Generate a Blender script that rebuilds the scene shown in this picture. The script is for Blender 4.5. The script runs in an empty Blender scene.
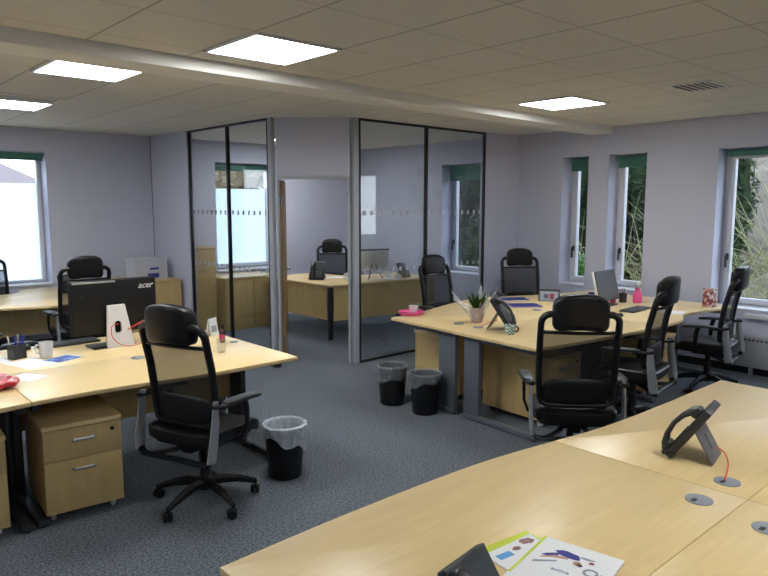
import bpy, bmesh, math, random
from mathutils import Vector, Matrix, noise
PI = math.pi
S = bpy.context.scene
COL = S.collection
random.seed(7)

# ------------------------------------------------------------------ materials
def new_mat(name):
    m = bpy.data.materials.new(name); m.use_nodes = True
    nt = m.node_tree; nt.nodes.clear()
    out = nt.nodes.new('ShaderNodeOutputMaterial')
    return m, nt, out
def setc(s, c): s.default_value = (c[0], c[1], c[2], 1)
def pbr(name, col, rough=.5, metal=0, spec=.5, noise_amt=0, nscale=20, bump=0, bscale=200, coat=0, sheen=0, stretch=None):
    m, nt, out = new_mat(name)
    p = nt.nodes.new('ShaderNodeBsdfPrincipled'); nt.links.new(p.outputs[0], out.inputs[0])
    setc(p.inputs['Base Color'], col); p.inputs['Roughness'].default_value = rough
    p.inputs['Metallic'].default_value = metal; p.inputs['Specular IOR Level'].default_value = spec
    p.inputs['Coat Weight'].default_value = coat; p.inputs['Sheen Weight'].default_value = sheen
    tc = nt.nodes.new('ShaderNodeTexCoord'); mp = nt.nodes.new('ShaderNodeMapping')
    nt.links.new(tc.outputs['Object'], mp.inputs[0])
    if stretch: mp.inputs['Scale'].default_value = stretch
    if noise_amt:
        n = nt.nodes.new('ShaderNodeTexNoise'); n.inputs['Scale'].default_value = nscale; n.inputs['Detail'].default_value = 5
        nt.links.new(mp.outputs[0], n.inputs['Vector'])
        r = nt.nodes.new('ShaderNodeMix'); r.data_type = 'RGBA'
        setc(r.inputs[6], [c*(1-noise_amt) for c in col]); setc(r.inputs[7], [min(1, c*(1+noise_amt)) for c in col])
        nt.links.new(n.outputs[0], r.inputs[0]); nt.links.new(r.outputs[2], p.inputs['Base Color'])
    if bump:
        n = nt.nodes.new('ShaderNodeTexNoise'); n.inputs['Scale'].default_value = bscale; n.inputs['Detail'].default_value = 3
        nt.links.new(tc.outputs['Object'], n.inputs['Vector'])
        b = nt.nodes.new('ShaderNodeBump'); b.inputs['Strength'].default_value = bump; b.inputs['Distance'].default_value = .002
        nt.links.new(n.outputs[0], b.inputs['Height']); nt.links.new(b.outputs[0], p.inputs['Normal'])
    return m
def wood(name, c1, c2, rough=.38, axis=(1.2, 14, 14)):
    m, nt, out = new_mat(name)
    p = nt.nodes.new('ShaderNodeBsdfPrincipled'); nt.links.new(p.outputs[0], out.inputs[0])
    p.inputs['Roughness'].default_value = rough; p.inputs['Specular IOR Level'].default_value = .45
    tc = nt.nodes.new('ShaderNodeTexCoord'); mp = nt.nodes.new('ShaderNodeMapping'); mp.inputs['Scale'].default_value = axis
    n = nt.nodes.new('ShaderNodeTexNoise'); n.inputs['Scale'].default_value = 2.2; n.inputs['Detail'].default_value = 7; n.inputs['Distortion'].default_value = .6
    n2 = nt.nodes.new('ShaderNodeTexNoise'); n2.inputs['Scale'].default_value = 9; n2.inputs['Detail'].default_value = 3
    add = nt.nodes.new('ShaderNodeMath'); add.operation = 'MULTIPLY_ADD'; add.inputs[1].default_value = .45
    cr = nt.nodes.new('ShaderNodeValToRGB')
    cr.color_ramp.elements[0].position = .42; cr.color_ramp.elements[0].color = (*c2, 1)
    cr.color_ramp.elements[1].position = .95; cr.color_ramp.elements[1].color = (*c1, 1)
    L = nt.links.new
    L(tc.outputs['Object'], mp.inputs[0]); L(mp.outputs[0], n.inputs['Vector']); L(mp.outputs[0], n2.inputs['Vector'])
    L(n2.outputs[0], add.inputs[0]); L(n.outputs[0], add.inputs[2]); L(add.outputs[0], cr.inputs[0]); L(cr.outputs[0], p.inputs['Base Color'])
    return m
def see_through(name, col, amount, rough=.6, weave=0):
    m, nt, out = new_mat(name)
    p = nt.nodes.new('ShaderNodeBsdfPrincipled'); setc(p.inputs['Base Color'], col); p.inputs['Roughness'].default_value = rough
    t = nt.nodes.new('ShaderNodeBsdfTransparent'); mx = nt.nodes.new('ShaderNodeMixShader')
    nt.links.new(p.outputs[0], mx.inputs[1]); nt.links.new(t.outputs[0], mx.inputs[2]); nt.links.new(mx.outputs[0], out.inputs[0])
    mx.inputs[0].default_value = amount
    if weave:
        tc = nt.nodes.new('ShaderNodeTexCoord'); n = nt.nodes.new('ShaderNodeTexNoise'); n.inputs['Scale'].default_value = weave
        mr = nt.nodes.new('ShaderNodeMapRange'); mr.inputs['To Min'].default_value = max(0, amount-.3); mr.inputs['To Max'].default_value = min(1, amount+.3)
        nt.links.new(tc.outputs['Object'], n.inputs['Vector']); nt.links.new(n.outputs[0], mr.inputs[0]); nt.links.new(mr.outputs[0], mx.inputs[0])
    return m
def glass(name, tint=(1, 1, 1), refl=1.0, rough=0.0):
    m, nt, out = new_mat(name)
    t = nt.nodes.new('ShaderNodeBsdfTransparent'); setc(t.inputs[0], tint)
    g = nt.nodes.new('ShaderNodeBsdfGlossy'); g.inputs['Roughness'].default_value = rough
    ge = nt.nodes.new('ShaderNodeNewGeometry'); dt = nt.nodes.new('ShaderNodeVectorMath'); dt.operation = 'DOT_PRODUCT'
    nt.links.new(ge.outputs['Incoming'], dt.inputs[0]); nt.links.new(ge.outputs['Normal'], dt.inputs[1])
    ab = nt.nodes.new('ShaderNodeMath'); ab.operation = 'ABSOLUTE'; nt.links.new(dt.outputs['Value'], ab.inputs[0])
    on = nt.nodes.new('ShaderNodeMath'); on.operation = 'SUBTRACT'; on.inputs[0].default_value = 1; nt.links.new(ab.outputs[0], on.inputs[1])
    pw_ = nt.nodes.new('ShaderNodeMath'); pw_.operation = 'POWER'; pw_.inputs[1].default_value = 5; nt.links.new(on.outputs[0], pw_.inputs[0])
    mu = nt.nodes.new('ShaderNodeMath'); mu.operation = 'MULTIPLY_ADD'; mu.inputs[1].default_value = .96; mu.inputs[2].default_value = .04*refl; mu.use_clamp = True
    mx = nt.nodes.new('ShaderNodeMixShader')
    nt.links.new(pw_.outputs[0], mu.inputs[0]); nt.links.new(mu.outputs[0], mx.inputs[0])
    nt.links.new(t.outputs[0], mx.inputs[1]); nt.links.new(g.outputs[0], mx.inputs[2]); nt.links.new(mx.outputs[0], out.inputs[0])
    return m
def frosted(name, col, tr=.6):
    m, nt, out = new_mat(name)
    a = nt.nodes.new('ShaderNodeBsdfTranslucent'); setc(a.inputs[0], col)
    b = nt.nodes.new('ShaderNodeBsdfDiffuse'); setc(b.inputs[0], col)
    mx = nt.nodes.new('ShaderNodeMixShader'); mx.inputs[0].default_value = tr
    nt.links.new(b.outputs[0], mx.inputs[1]); nt.links.new(a.outputs[0], mx.inputs[2]); nt.links.new(mx.outputs[0], out.inputs[0])
    return m
def emit(name, col, s):
    m, nt, out = new_mat(name)
    e = nt.nodes.new('ShaderNodeEmission'); setc(e.inputs[0], col); e.inputs[1].default_value = s
    nt.links.new(e.outputs[0], out.inputs[0]); return m

def carpet_mat():
    m, nt, out = new_mat('carpet')
    p = nt.nodes.new('ShaderNodeBsdfPrincipled'); nt.links.new(p.outputs[0], out.inputs[0]); p.inputs['Roughness'].default_value = .95
    p.inputs['Specular IOR Level'].default_value = .15; p.inputs['Sheen Weight'].default_value = .15
    tc = nt.nodes.new('ShaderNodeTexCoord'); L = nt.links.new
    n = nt.nodes.new('ShaderNodeTexNoise'); n.inputs['Scale'].default_value = 75; n.inputs['Detail'].default_value = 4; n.inputs['Roughness'].default_value = .8
    cr = nt.nodes.new('ShaderNodeValToRGB')
    cr.color_ramp.elements[0].position = .38; cr.color_ramp.elements[0].color = (.022, .029, .040, 1)
    cr.color_ramp.elements[1].position = .68; cr.color_ramp.elements[1].color = (.25, .285, .335, 1)
    L(tc.outputs['Object'], n.inputs['Vector']); L(n.outputs[0], cr.inputs[0]); L(cr.outputs[0], p.inputs['Base Color'])
    b = nt.nodes.new('ShaderNodeBump'); b.inputs['Strength'].default_value = .6; b.inputs['Distance'].default_value = .004
    L(n.outputs[0], b.inputs['Height']); L(b.outputs[0], p.inputs['Normal'])
    return m
def ceiling_mat():
    m, nt, out = new_mat('ceiling_tiles')
    p = nt.nodes.new('ShaderNodeBsdfPrincipled'); nt.links.new(p.outputs[0], out.inputs[0]); p.inputs['Roughness'].default_value = .9
    p.inputs['Specular IOR Level'].default_value = .2
    L = nt.links.new
    tc = nt.nodes.new('ShaderNodeTexCoord'); sp = nt.nodes.new('ShaderNodeSeparateXYZ'); L(tc.outputs['Object'], sp.inputs[0])
    def line(sock, off, w):
        a = nt.nodes.new('ShaderNodeMath'); a.operation = 'SUBTRACT'; L(sock, a.inputs[0]); a.inputs[1].default_value = off
        d = nt.nodes.new('ShaderNodeMath'); d.operation = 'PINGPONG'; L(a.outputs[0], d.inputs[0]); d.inputs[1].default_value = .305
        c = nt.nodes.new('ShaderNodeMapRange'); L(d.outputs[0], c.inputs[0]); c.inputs['From Min'].default_value = w; c.inputs['From Max'].default_value = w*1.6
        c.inputs['To Min'].default_value = 0; c.inputs['To Max'].default_value = 1; return c.outputs[0]
    a = line(sp.outputs[0], 1.40, .006); b = line(sp.outputs[1], 2.03, .003)
    mn = nt.nodes.new('ShaderNodeMath'); mn.operation = 'MINIMUM'; L(a, mn.inputs[0]); L(b, mn.inputs[1])
    mx = nt.nodes.new('ShaderNodeMix'); mx.data_type = 'RGBA'
    setc(mx.inputs[6], (.50, .47, .42)); setc(mx.inputs[7], (.80, .77, .70)); L(mn.outputs[0], mx.inputs[0])
    n = nt.nodes.new('ShaderNodeTexNoise'); n.inputs['Scale'].default_value = 60; n.inputs['Detail'].default_value = 4; L(tc.outputs['Object'], n.inputs['Vector'])
    m2 = nt.nodes.new('ShaderNodeMix'); m2.data_type = 'RGBA'; m2.blend_type = 'MULTIPLY'; m2.inputs[0].default_value = .25
    L(mx.outputs[2], m2.inputs[6]); L(n.outputs[0], m2.inputs[7]); L(m2.outputs[2], p.inputs['Base Color'])
    return m

M = {}
M['wall'] = pbr('wall_paint', (.565, .58, .70), .75, noise_amt=.02, nscale=3, bump=.08, bscale=150)
M['carpet'] = carpet_mat(); M['ceiling'] = ceiling_mat()
M['beam'] = pbr('beam_paint', (.80, .78, .73), .8, noise_amt=.02)
M['desk'] = wood('maple_worktop', (.84, .635, .32), (.75, .555, .27), .30, (1.0, 12, 12))
M['deskside'] = wood('maple_panel', (.66, .48, .215), (.56, .40, .17), .42, (12, 12, 1.2))
M['doorwood'] = wood('brown_veneer', (.36, .22, .10), (.26, .15, .07), .4, (12, 12, 1))
M['edge'] = pbr('desk_edge', (.55, .42, .25), .4)
M['greymetal'] = pbr('grey_metal', (.16, .175, .21), .4, .35, noise_amt=.03)
M['silver'] = pbr('brushed_silver', (.50, .51, .53), .35, .75, noise_amt=.05)
M['grommet'] = pbr('grey_grommet', (.27, .29, .33), .45)
M['chrome'] = pbr('chrome', (.6, .6, .62), .15, 1)
M['alu'] = pbr('satin_aluminium', (.40, .42, .46), .45, .0, noise_amt=.02)
M['blackframe'] = pbr('black_frame', (.012, .012, .014), .4)
M['black'] = pbr('black_plastic', (.007, .007, .008), .42, spec=.35, noise_amt=.2, bump=.05)
M['softblack'] = pbr('black_cushion', (.0085, .0085, .0095), .5, bump=.2, bscale=400, sheen=.03)
M['leather'] = pbr('black_leather', (.007, .007, .008), .36, spec=.35, bump=.25, bscale=120)
M['mesh'] = see_through('black_net', (.006, .006, .007), .22, .8, 900)
M['charcoal'] = pbr('charcoal_plastic', (.030, .033, .038), .4, noise_amt=.05)
M['darkgrey'] = pbr('dark_grey_plastic', (.028, .030, .034), .38)
M['phonegrey'] = pbr('phone_grey', (.15, .15, .165), .5)
M['white'] = pbr('white_plastic', (.72, .72, .73), .35, noise_amt=.01)
M['upvc'] = pbr('white_window_frame', (.66, .67, .72), .35, noise_amt=.01)
M['ceramic'] = pbr('white_ceramic', (.75, .75, .74), .2, coat=.3)
M['paper'] = pbr('paper', (.86, .86, .87), .7)
M['green_blind'] = pbr('green_blind', (.06, .19, .15), .7, bump=.2, bscale=300)
M['glass'] = glass('window_glass', (.94, .96, .96))
M['partglass'] = glass('partition_glass', (.90, .92, .93), 1.6)
M['frost'] = frosted('frosted_film', (.86, .90, .95), .85)
M['frostdot'] = frosted('frosted_dots', (.55, .57, .62), .3)
M['clear'] = glass('clear_plastic', (.93, .94, .95), 1.6, .05)
M['clearbox'] = see_through('clouded_plastic', (.75, .78, .84), .45, .3)
M['cello'] = see_through('cellophane', (.85, .87, .9), .62, .15, 25)
M['bag'] = see_through('bin_liner', (.70, .76, .85), .35, .3, 35)
M['bagdark'] = see_through('dark_bin_liner', (.40, .43, .47), .66, .25, 35)
M['panel'] = emit('light_panel', (.96, .99, 1), 23.0)
M['screen'] = pbr('screen', (.085, .10, .115), .25, coat=.2)
M['pink'] = pbr('pink_plastic', (.78, .10, .30), .4)
M['pinkdark'] = pbr('magenta', (.55, .03, .16), .4)
M['red'] = pbr('red_cable', (.65, .04, .04), .45)
M['orange'] = pbr('orange_cable', (.80, .13, .05), .45)
M['blue'] = pbr('blue_plastic', (.02, .04, .35), .4)
M['navy'] = pbr('navy_card', (.025, .025, .24), .35, noise_amt=.15)
M['leaf'] = pbr('leaf_green', (.04, .10, .02), .5, spec=.1, noise_amt=.5, nscale=8)
M['leafdark'] = pbr('hedge_leaf', (.014, .028, .009), .6, spec=.1, noise_amt=.7, nscale=4)
M['leafpale'] = pbr('pale_leaf', (.11, .14, .035), .6, spec=.1, noise_amt=.5, nscale=5)
M['leafrust'] = pbr('autumn_leaf', (.26, .20, .13), .7, spec=.1, noise_amt=.5, nscale=3)
M['twig'] = pbr('twig', (.30, .29, .14), .7, noise_amt=.3)
M['bark'] = pbr('bark', (.07, .05, .035), .9, noise_amt=.4)
M['stone'] = pbr('bank_stone', (.135, .112, .088), .9, noise_amt=.6, nscale=3, bump=.8, bscale=12)
M['earth'] = pbr('lawn', (.06, .08, .035), .95, noise_amt=.5, nscale=3)
M['brick'] = pbr('roof_tile', (.36, .27, .25), .9)
M['render'] = pbr('rendered_wall', (.3, .28, .26), .9, noise_amt=.05)
M['vent'] = pbr('vent_dark', (.03, .03, .03), .6)
M['terracotta'] = pbr('pot_plastic', (.42, .30, .27), .5)
M['juice'] = pbr('dark_bottle', (.05, .015, .02), .2, coat=.5)
M['coffee'] = pbr('coffee', (.06, .03, .015), .2)
M['radiator'] = pbr('radiator_white', (.36, .37, .40), .4)
M['skirt'] = pbr('dark_skirting', (.015, .015, .018), .5)
M['brass'] = pbr('lock_brass', (.03, .03, .03), .3, .5)

def pattern_mat(name, kind, cols, scale):
    m, nt, out = new_mat(name)
    p = nt.nodes.new('ShaderNodeBsdfPrincipled'); nt.links.new(p.outputs[0], out.inputs[0]); p.inputs['Roughness'].default_value = .4
    tc = nt.nodes.new('ShaderNodeTexCoord'); L = nt.links.new
    if kind == 'check':
        t = nt.nodes.new('ShaderNodeTexChecker'); t.inputs['Scale'].default_value = scale; setc(t.inputs[1], cols[0]); setc(t.inputs[2], cols[1])
        L(tc.outputs['Object'], t.inputs[0]); L(t.outputs[0], p.inputs[0])
    elif kind == 'brick':
        t = nt.nodes.new('ShaderNodeTexBrick'); t.inputs['Scale'].default_value = scale; setc(t.inputs[1], cols[0]); setc(t.inputs[2], cols[1]); setc(t.inputs[3], cols[2])
        L(tc.outputs['Object'], t.inputs[0]); L(t.outputs[0], p.inputs[0])
    else:
        t = nt.nodes.new('ShaderNodeTexVoronoi' if kind == 'voronoi' else 'ShaderNodeTexNoise'); t.inputs['Scale'].default_value = scale
        cr = nt.nodes.new('ShaderNodeValToRGB'); cr.color_ramp.interpolation = 'CONSTANT' if kind == 'voronoi' else 'LINEAR'
        e = cr.color_ramp.elements
        while len(e) < len(cols): e.new(.5)
        for i, c in enumerate(cols):
            e[i].position = (.3+.4*i/max(1, len(cols)-1)) if kind == 'noise' else i/len(cols); e[i].color = (*c, 1)
        L(tc.outputs['Object'], t.inputs['Vector'])
        if kind == 'voronoi':
            s = nt.nodes.new('ShaderNodeSeparateColor'); L(t.outputs['Color'], s.inputs[0]); L(s.outputs[0], cr.inputs[0])
        else: L(t.outputs[0], cr.inputs[0])
        L(cr.outputs[0], p.inputs[0])
    return m
M['tiles'] = pattern_mat('roof_tiles', 'brick', ((.15, .10, .095), (.12, .085, .08), (.07, .055, .055)), 3)
M['mugpat'] = pattern_mat('mug_dots', 'check', ((.75, .77, .76), (.05, .22, .24)), 75)
M['giftpat'] = pattern_mat('gift_squares', 'voronoi', ((.30, .03, .04), (.62, .52, .5), (.18, .03, .04), (.45, .2, .2), (.7, .65, .6)), 42)
M['bluepic'] = pattern_mat('blue_picture', 'noise', ((.01, .012, .05), (.01, .07, .42), (.30, .55, .85)), 14)
M['sweets'] = pattern_mat('red_packet', 'noise', ((.75, .6, .6), (.62, .03, .05), (.45, .01, .03)), 30)
M['photo'] = pattern_mat('people_photo', 'noise', ((.45, .12, .08), (.10, .03, .04), (.60, .40, .32)), 160)
M['litter'] = pattern_mat('bin_litter', 'noise', ((.5, .5, .5), (.08, .1, .08), (.6, .58, .5)), 20)
def flat(name, c, r=.5): M[name] = pbr(name, c, r)
flat('lime', (.62, .72, .04)); flat('cover_blue', (.10, .35, .70)); flat('cover_red', (.30, .04, .06)); flat('cover_navy', (.02, .03, .28)); flat('skin', (.62, .36, .24)); flat('cover_grey', (.30, .33, .42)); flat('logo', (.55, .55, .57), .3); flat('ink', (.10, .10, .14))

# ------------------------------------------------------------------ geometry helpers
class G:
    """collects shapes and links them as ONE mesh object"""
    def __init__(s): s.v = []; s.f = []
    def add(s, vs, fs, mx=None):
        o = len(s.v); s.v += [(mx @ Vector(v)) if mx else Vector(v) for v in vs]; s.f += [[i+o for i in f] for f in fs]; return s
    def frombm(s, bm, mx=None):
        bm.verts.index_update(); s.add([v.co.copy() for v in bm.verts], [[v.index for v in f.verts] for f in bm.faces], mx); bm.free(); return s
    def box(s, c, d, bev=0, mx=None, seg=2):
        bm = bmesh.new(); bmesh.ops.create_cube(bm, size=1)
        for v in bm.verts: v.co = Vector((v.co.x*d[0], v.co.y*d[1], v.co.z*d[2]))
        if bev: bmesh.ops.bevel(bm, geom=bm.edges[:], offset=min(bev, min(d)*.48), segments=seg, profile=.6, affect='EDGES')
        for v in bm.verts: v.co += Vector(c)
        return s.frombm(bm, mx)
    def bb(s, a, b, bev=0, mx=None):
        return s.box([(a[i]+b[i])/2 for i in range(3)], [abs(b[i]-a[i]) for i in range(3)], bev, mx)
    def prism(s, poly, z0, z1, bev=0, mx=None):
        bm = bmesh.new(); vs = [bm.verts.new((x, y, z0)) for x, y in poly]; f = bm.faces.new(vs)
        r = bmesh.ops.extrude_face_region(bm, geom=[f])
        for e in r['geom']:
            if isinstance(e, bmesh.types.BMVert): e.co.z = z1
        bmesh.ops.recalc_face_normals(bm, faces=bm.faces[:])
        if bev:
            ed = [e for e in bm.edges if abs(e.verts[0].co.z-e.verts[1].co.z) < 1e-6]
            bmesh.ops.bevel(bm, geom=ed, offset=bev, segments=2, profile=.5, affect='EDGES')
        return s.frombm(bm, mx)
    def tube(s, pts, r, seg=8, closed=False, ry=None, mx=None, up=None):
        pts = [Vector(p) for p in pts]; n = len(pts); rr = r if isinstance(r, (list, tuple)) else [r]*n
        ref = Vector(up) if up else None; vs = []; prev = None
        for i, p in enumerate(pts):
            if closed: t = pts[(i+1) % n]-pts[i-1]
            else: t = pts[min(i+1, n-1)]-pts[max(i-1, 0)]
            if t.length < 1e-9: t = Vector((0, 0, 1))
            t.normalize()
            if ref is not None: a = ref-t*ref.dot(t)
            elif prev is None:
                q = Vector((0, 0, 1)) if abs(t.z) < .9 else Vector((1, 0, 0)); a = q-t*q.dot(t)
            else: a = prev-t*prev.dot(t)
            if a.length < 1e-6: a = t.orthogonal()
            a.normalize(); prev = a; b = t.cross(a)
            r2 = (ry*rr[i]/rr[0] if ry else rr[i])
            for k in range(seg):
                an = 2*PI*k/seg+PI/seg; vs.append(p+a*math.cos(an)*rr[i]+b*math.sin(an)*r2)
        fs = []
        for i in range(n if closed else n-1):
            j = (i+1) % n
            for k in range(seg): k2 = (k+1) % seg; fs.append([i*seg+k, i*seg+k2, j*seg+k2, j*seg+k])
        if not closed: fs.append(list(range(seg))[::-1]); fs.append([(n-1)*seg+k for k in range(seg)])
        return s.add(vs, fs, mx)
    def lathe(s, prof, seg=24, c=(0, 0, 0), mx=None, wob=None):
        vs = []; fs = []; n = len(prof)
        for i, (r, z) in enumerate(prof):
            for k in range(seg):
                a = 2*PI*k/seg; q = r*(1+(wob(a, z) if wob else 0)); vs.append((c[0]+q*math.cos(a), c[1]+q*math.sin(a), c[2]+z))
        for i in range(n-1):
            for k in range(seg): k2 = (k+1) % seg; fs.append([i*seg+k, i*seg+k2, (i+1)*seg+k2, (i+1)*seg+k])
        if prof[0][0] > 1e-5: fs.append(list(range(seg))[::-1])
        if prof[-1][0] > 1e-5: fs.append([(n-1)*seg+k for k in range(seg)])
        return s.add(vs, fs, mx)
    def sup(s, c, d, e1=.4, e2=.4, nu=24, nv=14, mx=None, bend=None):
        def pw(x, e): return math.copysign(abs(x)**e, x)
        vs = []; fs = []
        for j in range(nv+1):
            ph = -PI/2+PI*j/nv
            for i in range(nu):
                th = 2*PI*i/nu
                v = Vector((d[0]/2*pw(math.cos(ph), e1)*pw(math.cos(th), e2), d[1]/2*pw(math.cos(ph), e1)*pw(math.sin(th), e2), d[2]/2*pw(math.sin(ph), e1)))
                if bend: v = bend(v)
                vs.append(v+Vector(c))
        for j in range(nv):
            for i in range(nu): i2 = (i+1) % nu; fs.append([j*nu+i, j*nu+i2, (j+1)*nu+i2, (j+1)*nu+i])
        return s.add(vs, fs, mx)
    def grid(s, fn, nu, nv, th=0, mx=None):
        P = [[Vector(fn(i/nu, j/nv)) for i in range(nu+1)] for j in range(nv+1)]
        vs = [p for r in P for p in r]; w = nu+1; fs = []
        for j in range(nv):
            for i in range(nu): fs.append([j*w+i, j*w+i+1, (j+1)*w+i+1, (j+1)*w+i])
        if th:
            N = len(vs); nn = []
            for j in range(nv+1):
                for i in range(nu+1):
                    a = P[j][min(i+1, nu)]-P[j][max(i-1, 0)]; b = P[min(j+1, nv)][i]-P[max(j-1, 0)][i]
                    c = a.cross(b); c = c.normalized() if c.length > 1e-12 else Vector((0, 0, 1)); nn.append(P[j][i]-c*th)
            vs += nn; fs += [[N+k for k in f[::-1]] for f in fs]
            for i in range(nu):
                fs.append([i+1, i, N+i, N+i+1]); a = nv*w+i; fs.append([a, a+1, N+a+1, N+a])
            for j in range(nv):
                a = j*w; fs.append([a, a+w, N+a+w, N+a]); a = j*w+nu; fs.append([a+w, a, N+a, N+a+w])
        return s.add(vs, fs, mx)
    def build(s, name, mat, parent=None, label=None, kind=None, ang=35):
        me = bpy.data.meshes.new(name); me.from_pydata([tuple(v) for v in s.v], [], s.f); me.validate(); 
        bm = bmesh.new(); bm.from_mesh(me); bmesh.ops.recalc_face_normals(bm, faces=bm.faces[:]); bm.to_mesh(me); bm.free()
        for p in me.polygons: p.use_smooth = True
        me.set_sharp_from_angle(angle=math.radians(ang))
        me.materials.append(M[mat] if isinstance(mat, str) else mat)
        o = bpy.data.objects.new(name, me); COL.objects.link(o)
        if parent: o.parent = parent
        if label: o['label'] = label
        if kind: o['kind'] = kind
        return o
def tag(o, label, cat, group=None, kind=None):
    o['label'] = label; o['category'] = cat
    if group: o['group'] = group
    if kind: o['kind'] = kind
    return o
def thing(name, label, cat, loc=(0, 0, 0), rz=0, group=None):
    o = bpy.data.objects.new(name, None); COL.objects.link(o); o.location = loc; o.rotation_euler = (0, 0, rz); o.empty_display_size = .1
    return tag(o, label, cat, group)
def dup(root, loc, rz, label, group=None):
    def cp(o, par):
        c = o.copy(); COL.objects.link(c)
        if par: c.parent = par
        for ch in list(KIDS.get(o.name, [])): cp(ch, c)
        return c
    global KIDS
    KIDS = {}
    for o in bpy.data.objects:
        if o.parent: KIDS.setdefault(o.parent.name, []).append(o)
    r = cp(root, None); r.location = loc; r.rotation_euler = (0, 0, rz); r['label'] = label
    if group: r['group'] = group
    return r
def place(o, loc, rz=0): o.location = loc; o.rotation_euler = (0, 0, rz); return o
def struct(o): o['kind'] = 'structure'; return o
def emptyS(name):
    o = bpy.data.objects.new(name, None); COL.objects.link(o); o['kind'] = 'structure'; return o
def arc(cx, cy, r, a0, a1, n): return [(cx+r*math.cos(a0+(a1-a0)*i/n), cy+r*math.sin(a0+(a1-a0)*i/n)) for i in range(n+1)]
def text_mesh(txt, size, mx, name, mat, parent, shear=0, ext=.0006, label=None):
    cu = bpy.data.curves.new(name, 'FONT'); cu.body = txt; cu.size = size; cu.extrude = ext; cu.shear = shear
    cu.offset = size*.02
    o = bpy.data.objects.new('tmp_text', cu); COL.objects.link(o)
    dg = bpy.context.evaluated_depsgraph_get(); me = bpy.data.meshes.new_from_object(o.evaluated_get(dg))
    bpy.data.objects.remove(o); me.transform(mx); me.name = name; me.materials.clear(); me.materials.append(M[mat])
    t = bpy.data.objects.new(name, me); COL.objects.link(t)
    if parent: t.parent = parent
    if label: t['label'] = label
    return t

# ------------------------------------------------------------------ room shell
WX, WY, CZ = 7.47, 9.03, 2.68
X0, Y0 = -3.0, -3.0
struct(G().bb((X0-.2, Y0-.2, -.1), (WX+.36, WY+.36, 0)).build('floor', 'carpet'))
struct(G().bb((X0-.2, Y0-.2, CZ), (WX+.36, WY+.36, CZ+.12)).build('ceiling', 'ceiling'))
struct(G().bb((X0-.2, Y0-.2, 0), (X0, WY+.36, CZ)).build('wall_back', 'wall'))
struct(G().bb((X0, Y0-.2, 0), (WX, Y0, CZ)).build('wall_near', 'wall'))
def wall_with_holes(name, fixed0, fixed1, a0, a1, holes, axis):
    g = G(); cur = a0
    def bx(u0, u1, z0, z1):
        if u1-u0 < 1e-4 or z1-z0 < 1e-4: return
        if axis == 'y': g.bb((fixed0, u0, z0), (fixed1, u1, z1))
        else: g.bb((u0, fixed0, z0), (u1, fixed1, z1))
    for (h0, h1, z0, z1) in sorted(holes):
        bx(cur, h0, 0, CZ); bx(h0, h1, 0, z0); bx(h0, h1, z1, CZ); cur = h1
    bx(cur, a1, 0, CZ)
    return struct(g.build(name, 'wall'))
RH = [(1.15, 2.976, .66, 2.35), (3.765, 4.235, .74, 2.35), (4.51, 4.88, .74, 2.35), (6.2, 6.95, .74, 2.35)]
LH = [(1.0, 2.556, .76, 2.40), (4.85, 5.95, .76, 2.38)]
wall_with_holes('wall_right', WX, WX+.35, Y0, WY+.36, RH, 'y')
wall_with_holes('wall_left', WY, WY+.35, X0, WX, LH, 'x')
# beam under the ceiling
struct(G().prism([(X0, 3.95), (WX, 4.20), (WX, 4.50), (X0, 4.25)], CZ-.08, CZ).build('trim_1', 'beam'))

def window(idx, wall, u0, u1, z0, z1, film=None, handle=True, handle_side=1, fw_=.045, sw_=.055):
    """wall 'R': plane X=WX, u along Y ; wall 'L': plane Y=WY, u along X"""
    root = emptyS('window_%d' % idx)
    d0, d1 = .235, .30
    def B(g, ua, ub, za, zb, da, db, bev=0):
        if wall == 'R': g.bb((WX+da, ua, za), (WX+db, ub, zb), bev)
        else: g.bb((ua, WY+da, za), (ub, WY+db, zb), bev)
    g = G(); w = fw_
    for a, b, c, d in ((u0, u1, z0, z0+w), (u0, u1, z1-w, z1), (u0, u0+w, z0+w, z1-w), (u1-w, u1, z0+w, z1-w)): B(g, a, b, c, d, d0, d1, .004)
    g.build('window_frame', 'upvc', root)
    g = G(); a0, a1, b0, b1 = u0+w, u1-w, z0+w, z1-w; w2 = sw_
    for a, b, c, d in ((a0, a1, b0, b0+w2), (a0, a1, b1-w2, b1), (a0, a0+w2, b0+w2, b1-w2), (a1-w2, a1, b0+w2, b1-w2)): B(g, a, b, c, d, d0-.025, d1-.02, .006)
    sash = g.build('window_sash', 'upvc', root)
    g = G(); B(g, a0+w2, a1-w2, b0+w2, b1-w2, d0+.01, d0+.016); g.build('glass_pane', 'glass', sash)
    if film:
        g = G(); B(g, a0+w2, a1-w2, b0+w2, film, d0+.018, d0+.02); g.build('frosted_film', 'frost', sash)
    if handle:
        hu = (a1-w2/2) if handle_side > 0 else (a0+w2/2); hz = 1.20
        g = G(); B(g, hu-.013, hu+.013, hz-.035, hz+.035, d0-.04, d0-.025, .005); B(g, hu-.009, hu+.009, hz-.12, hz+.02, d0-.075, d0-.055, .006); B(g, hu-.008, hu+.008, hz-.01, hz+.015, d0-.06, d0-.035, .003)
        g.build('window_handle', 'black', sash)
    g = G(); B(g, u0-.0, u1+.0, z0+.0005, z0+.022, -.025 if wall == 'L' else -.012, d0, .006); g.build('window_sill', 'upvc', root)
    return root
window(1, 'L', *LH[0], film=2.02, handle=False, fw_=.028, sw_=.03)
window(2, 'L', *LH[1], film=2.0)
window(3, 'R', *RH[2]); window(4, 'R', *RH[1]); window(5, 'R', *RH[0]); window(6, 'R', *RH[3])

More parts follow.
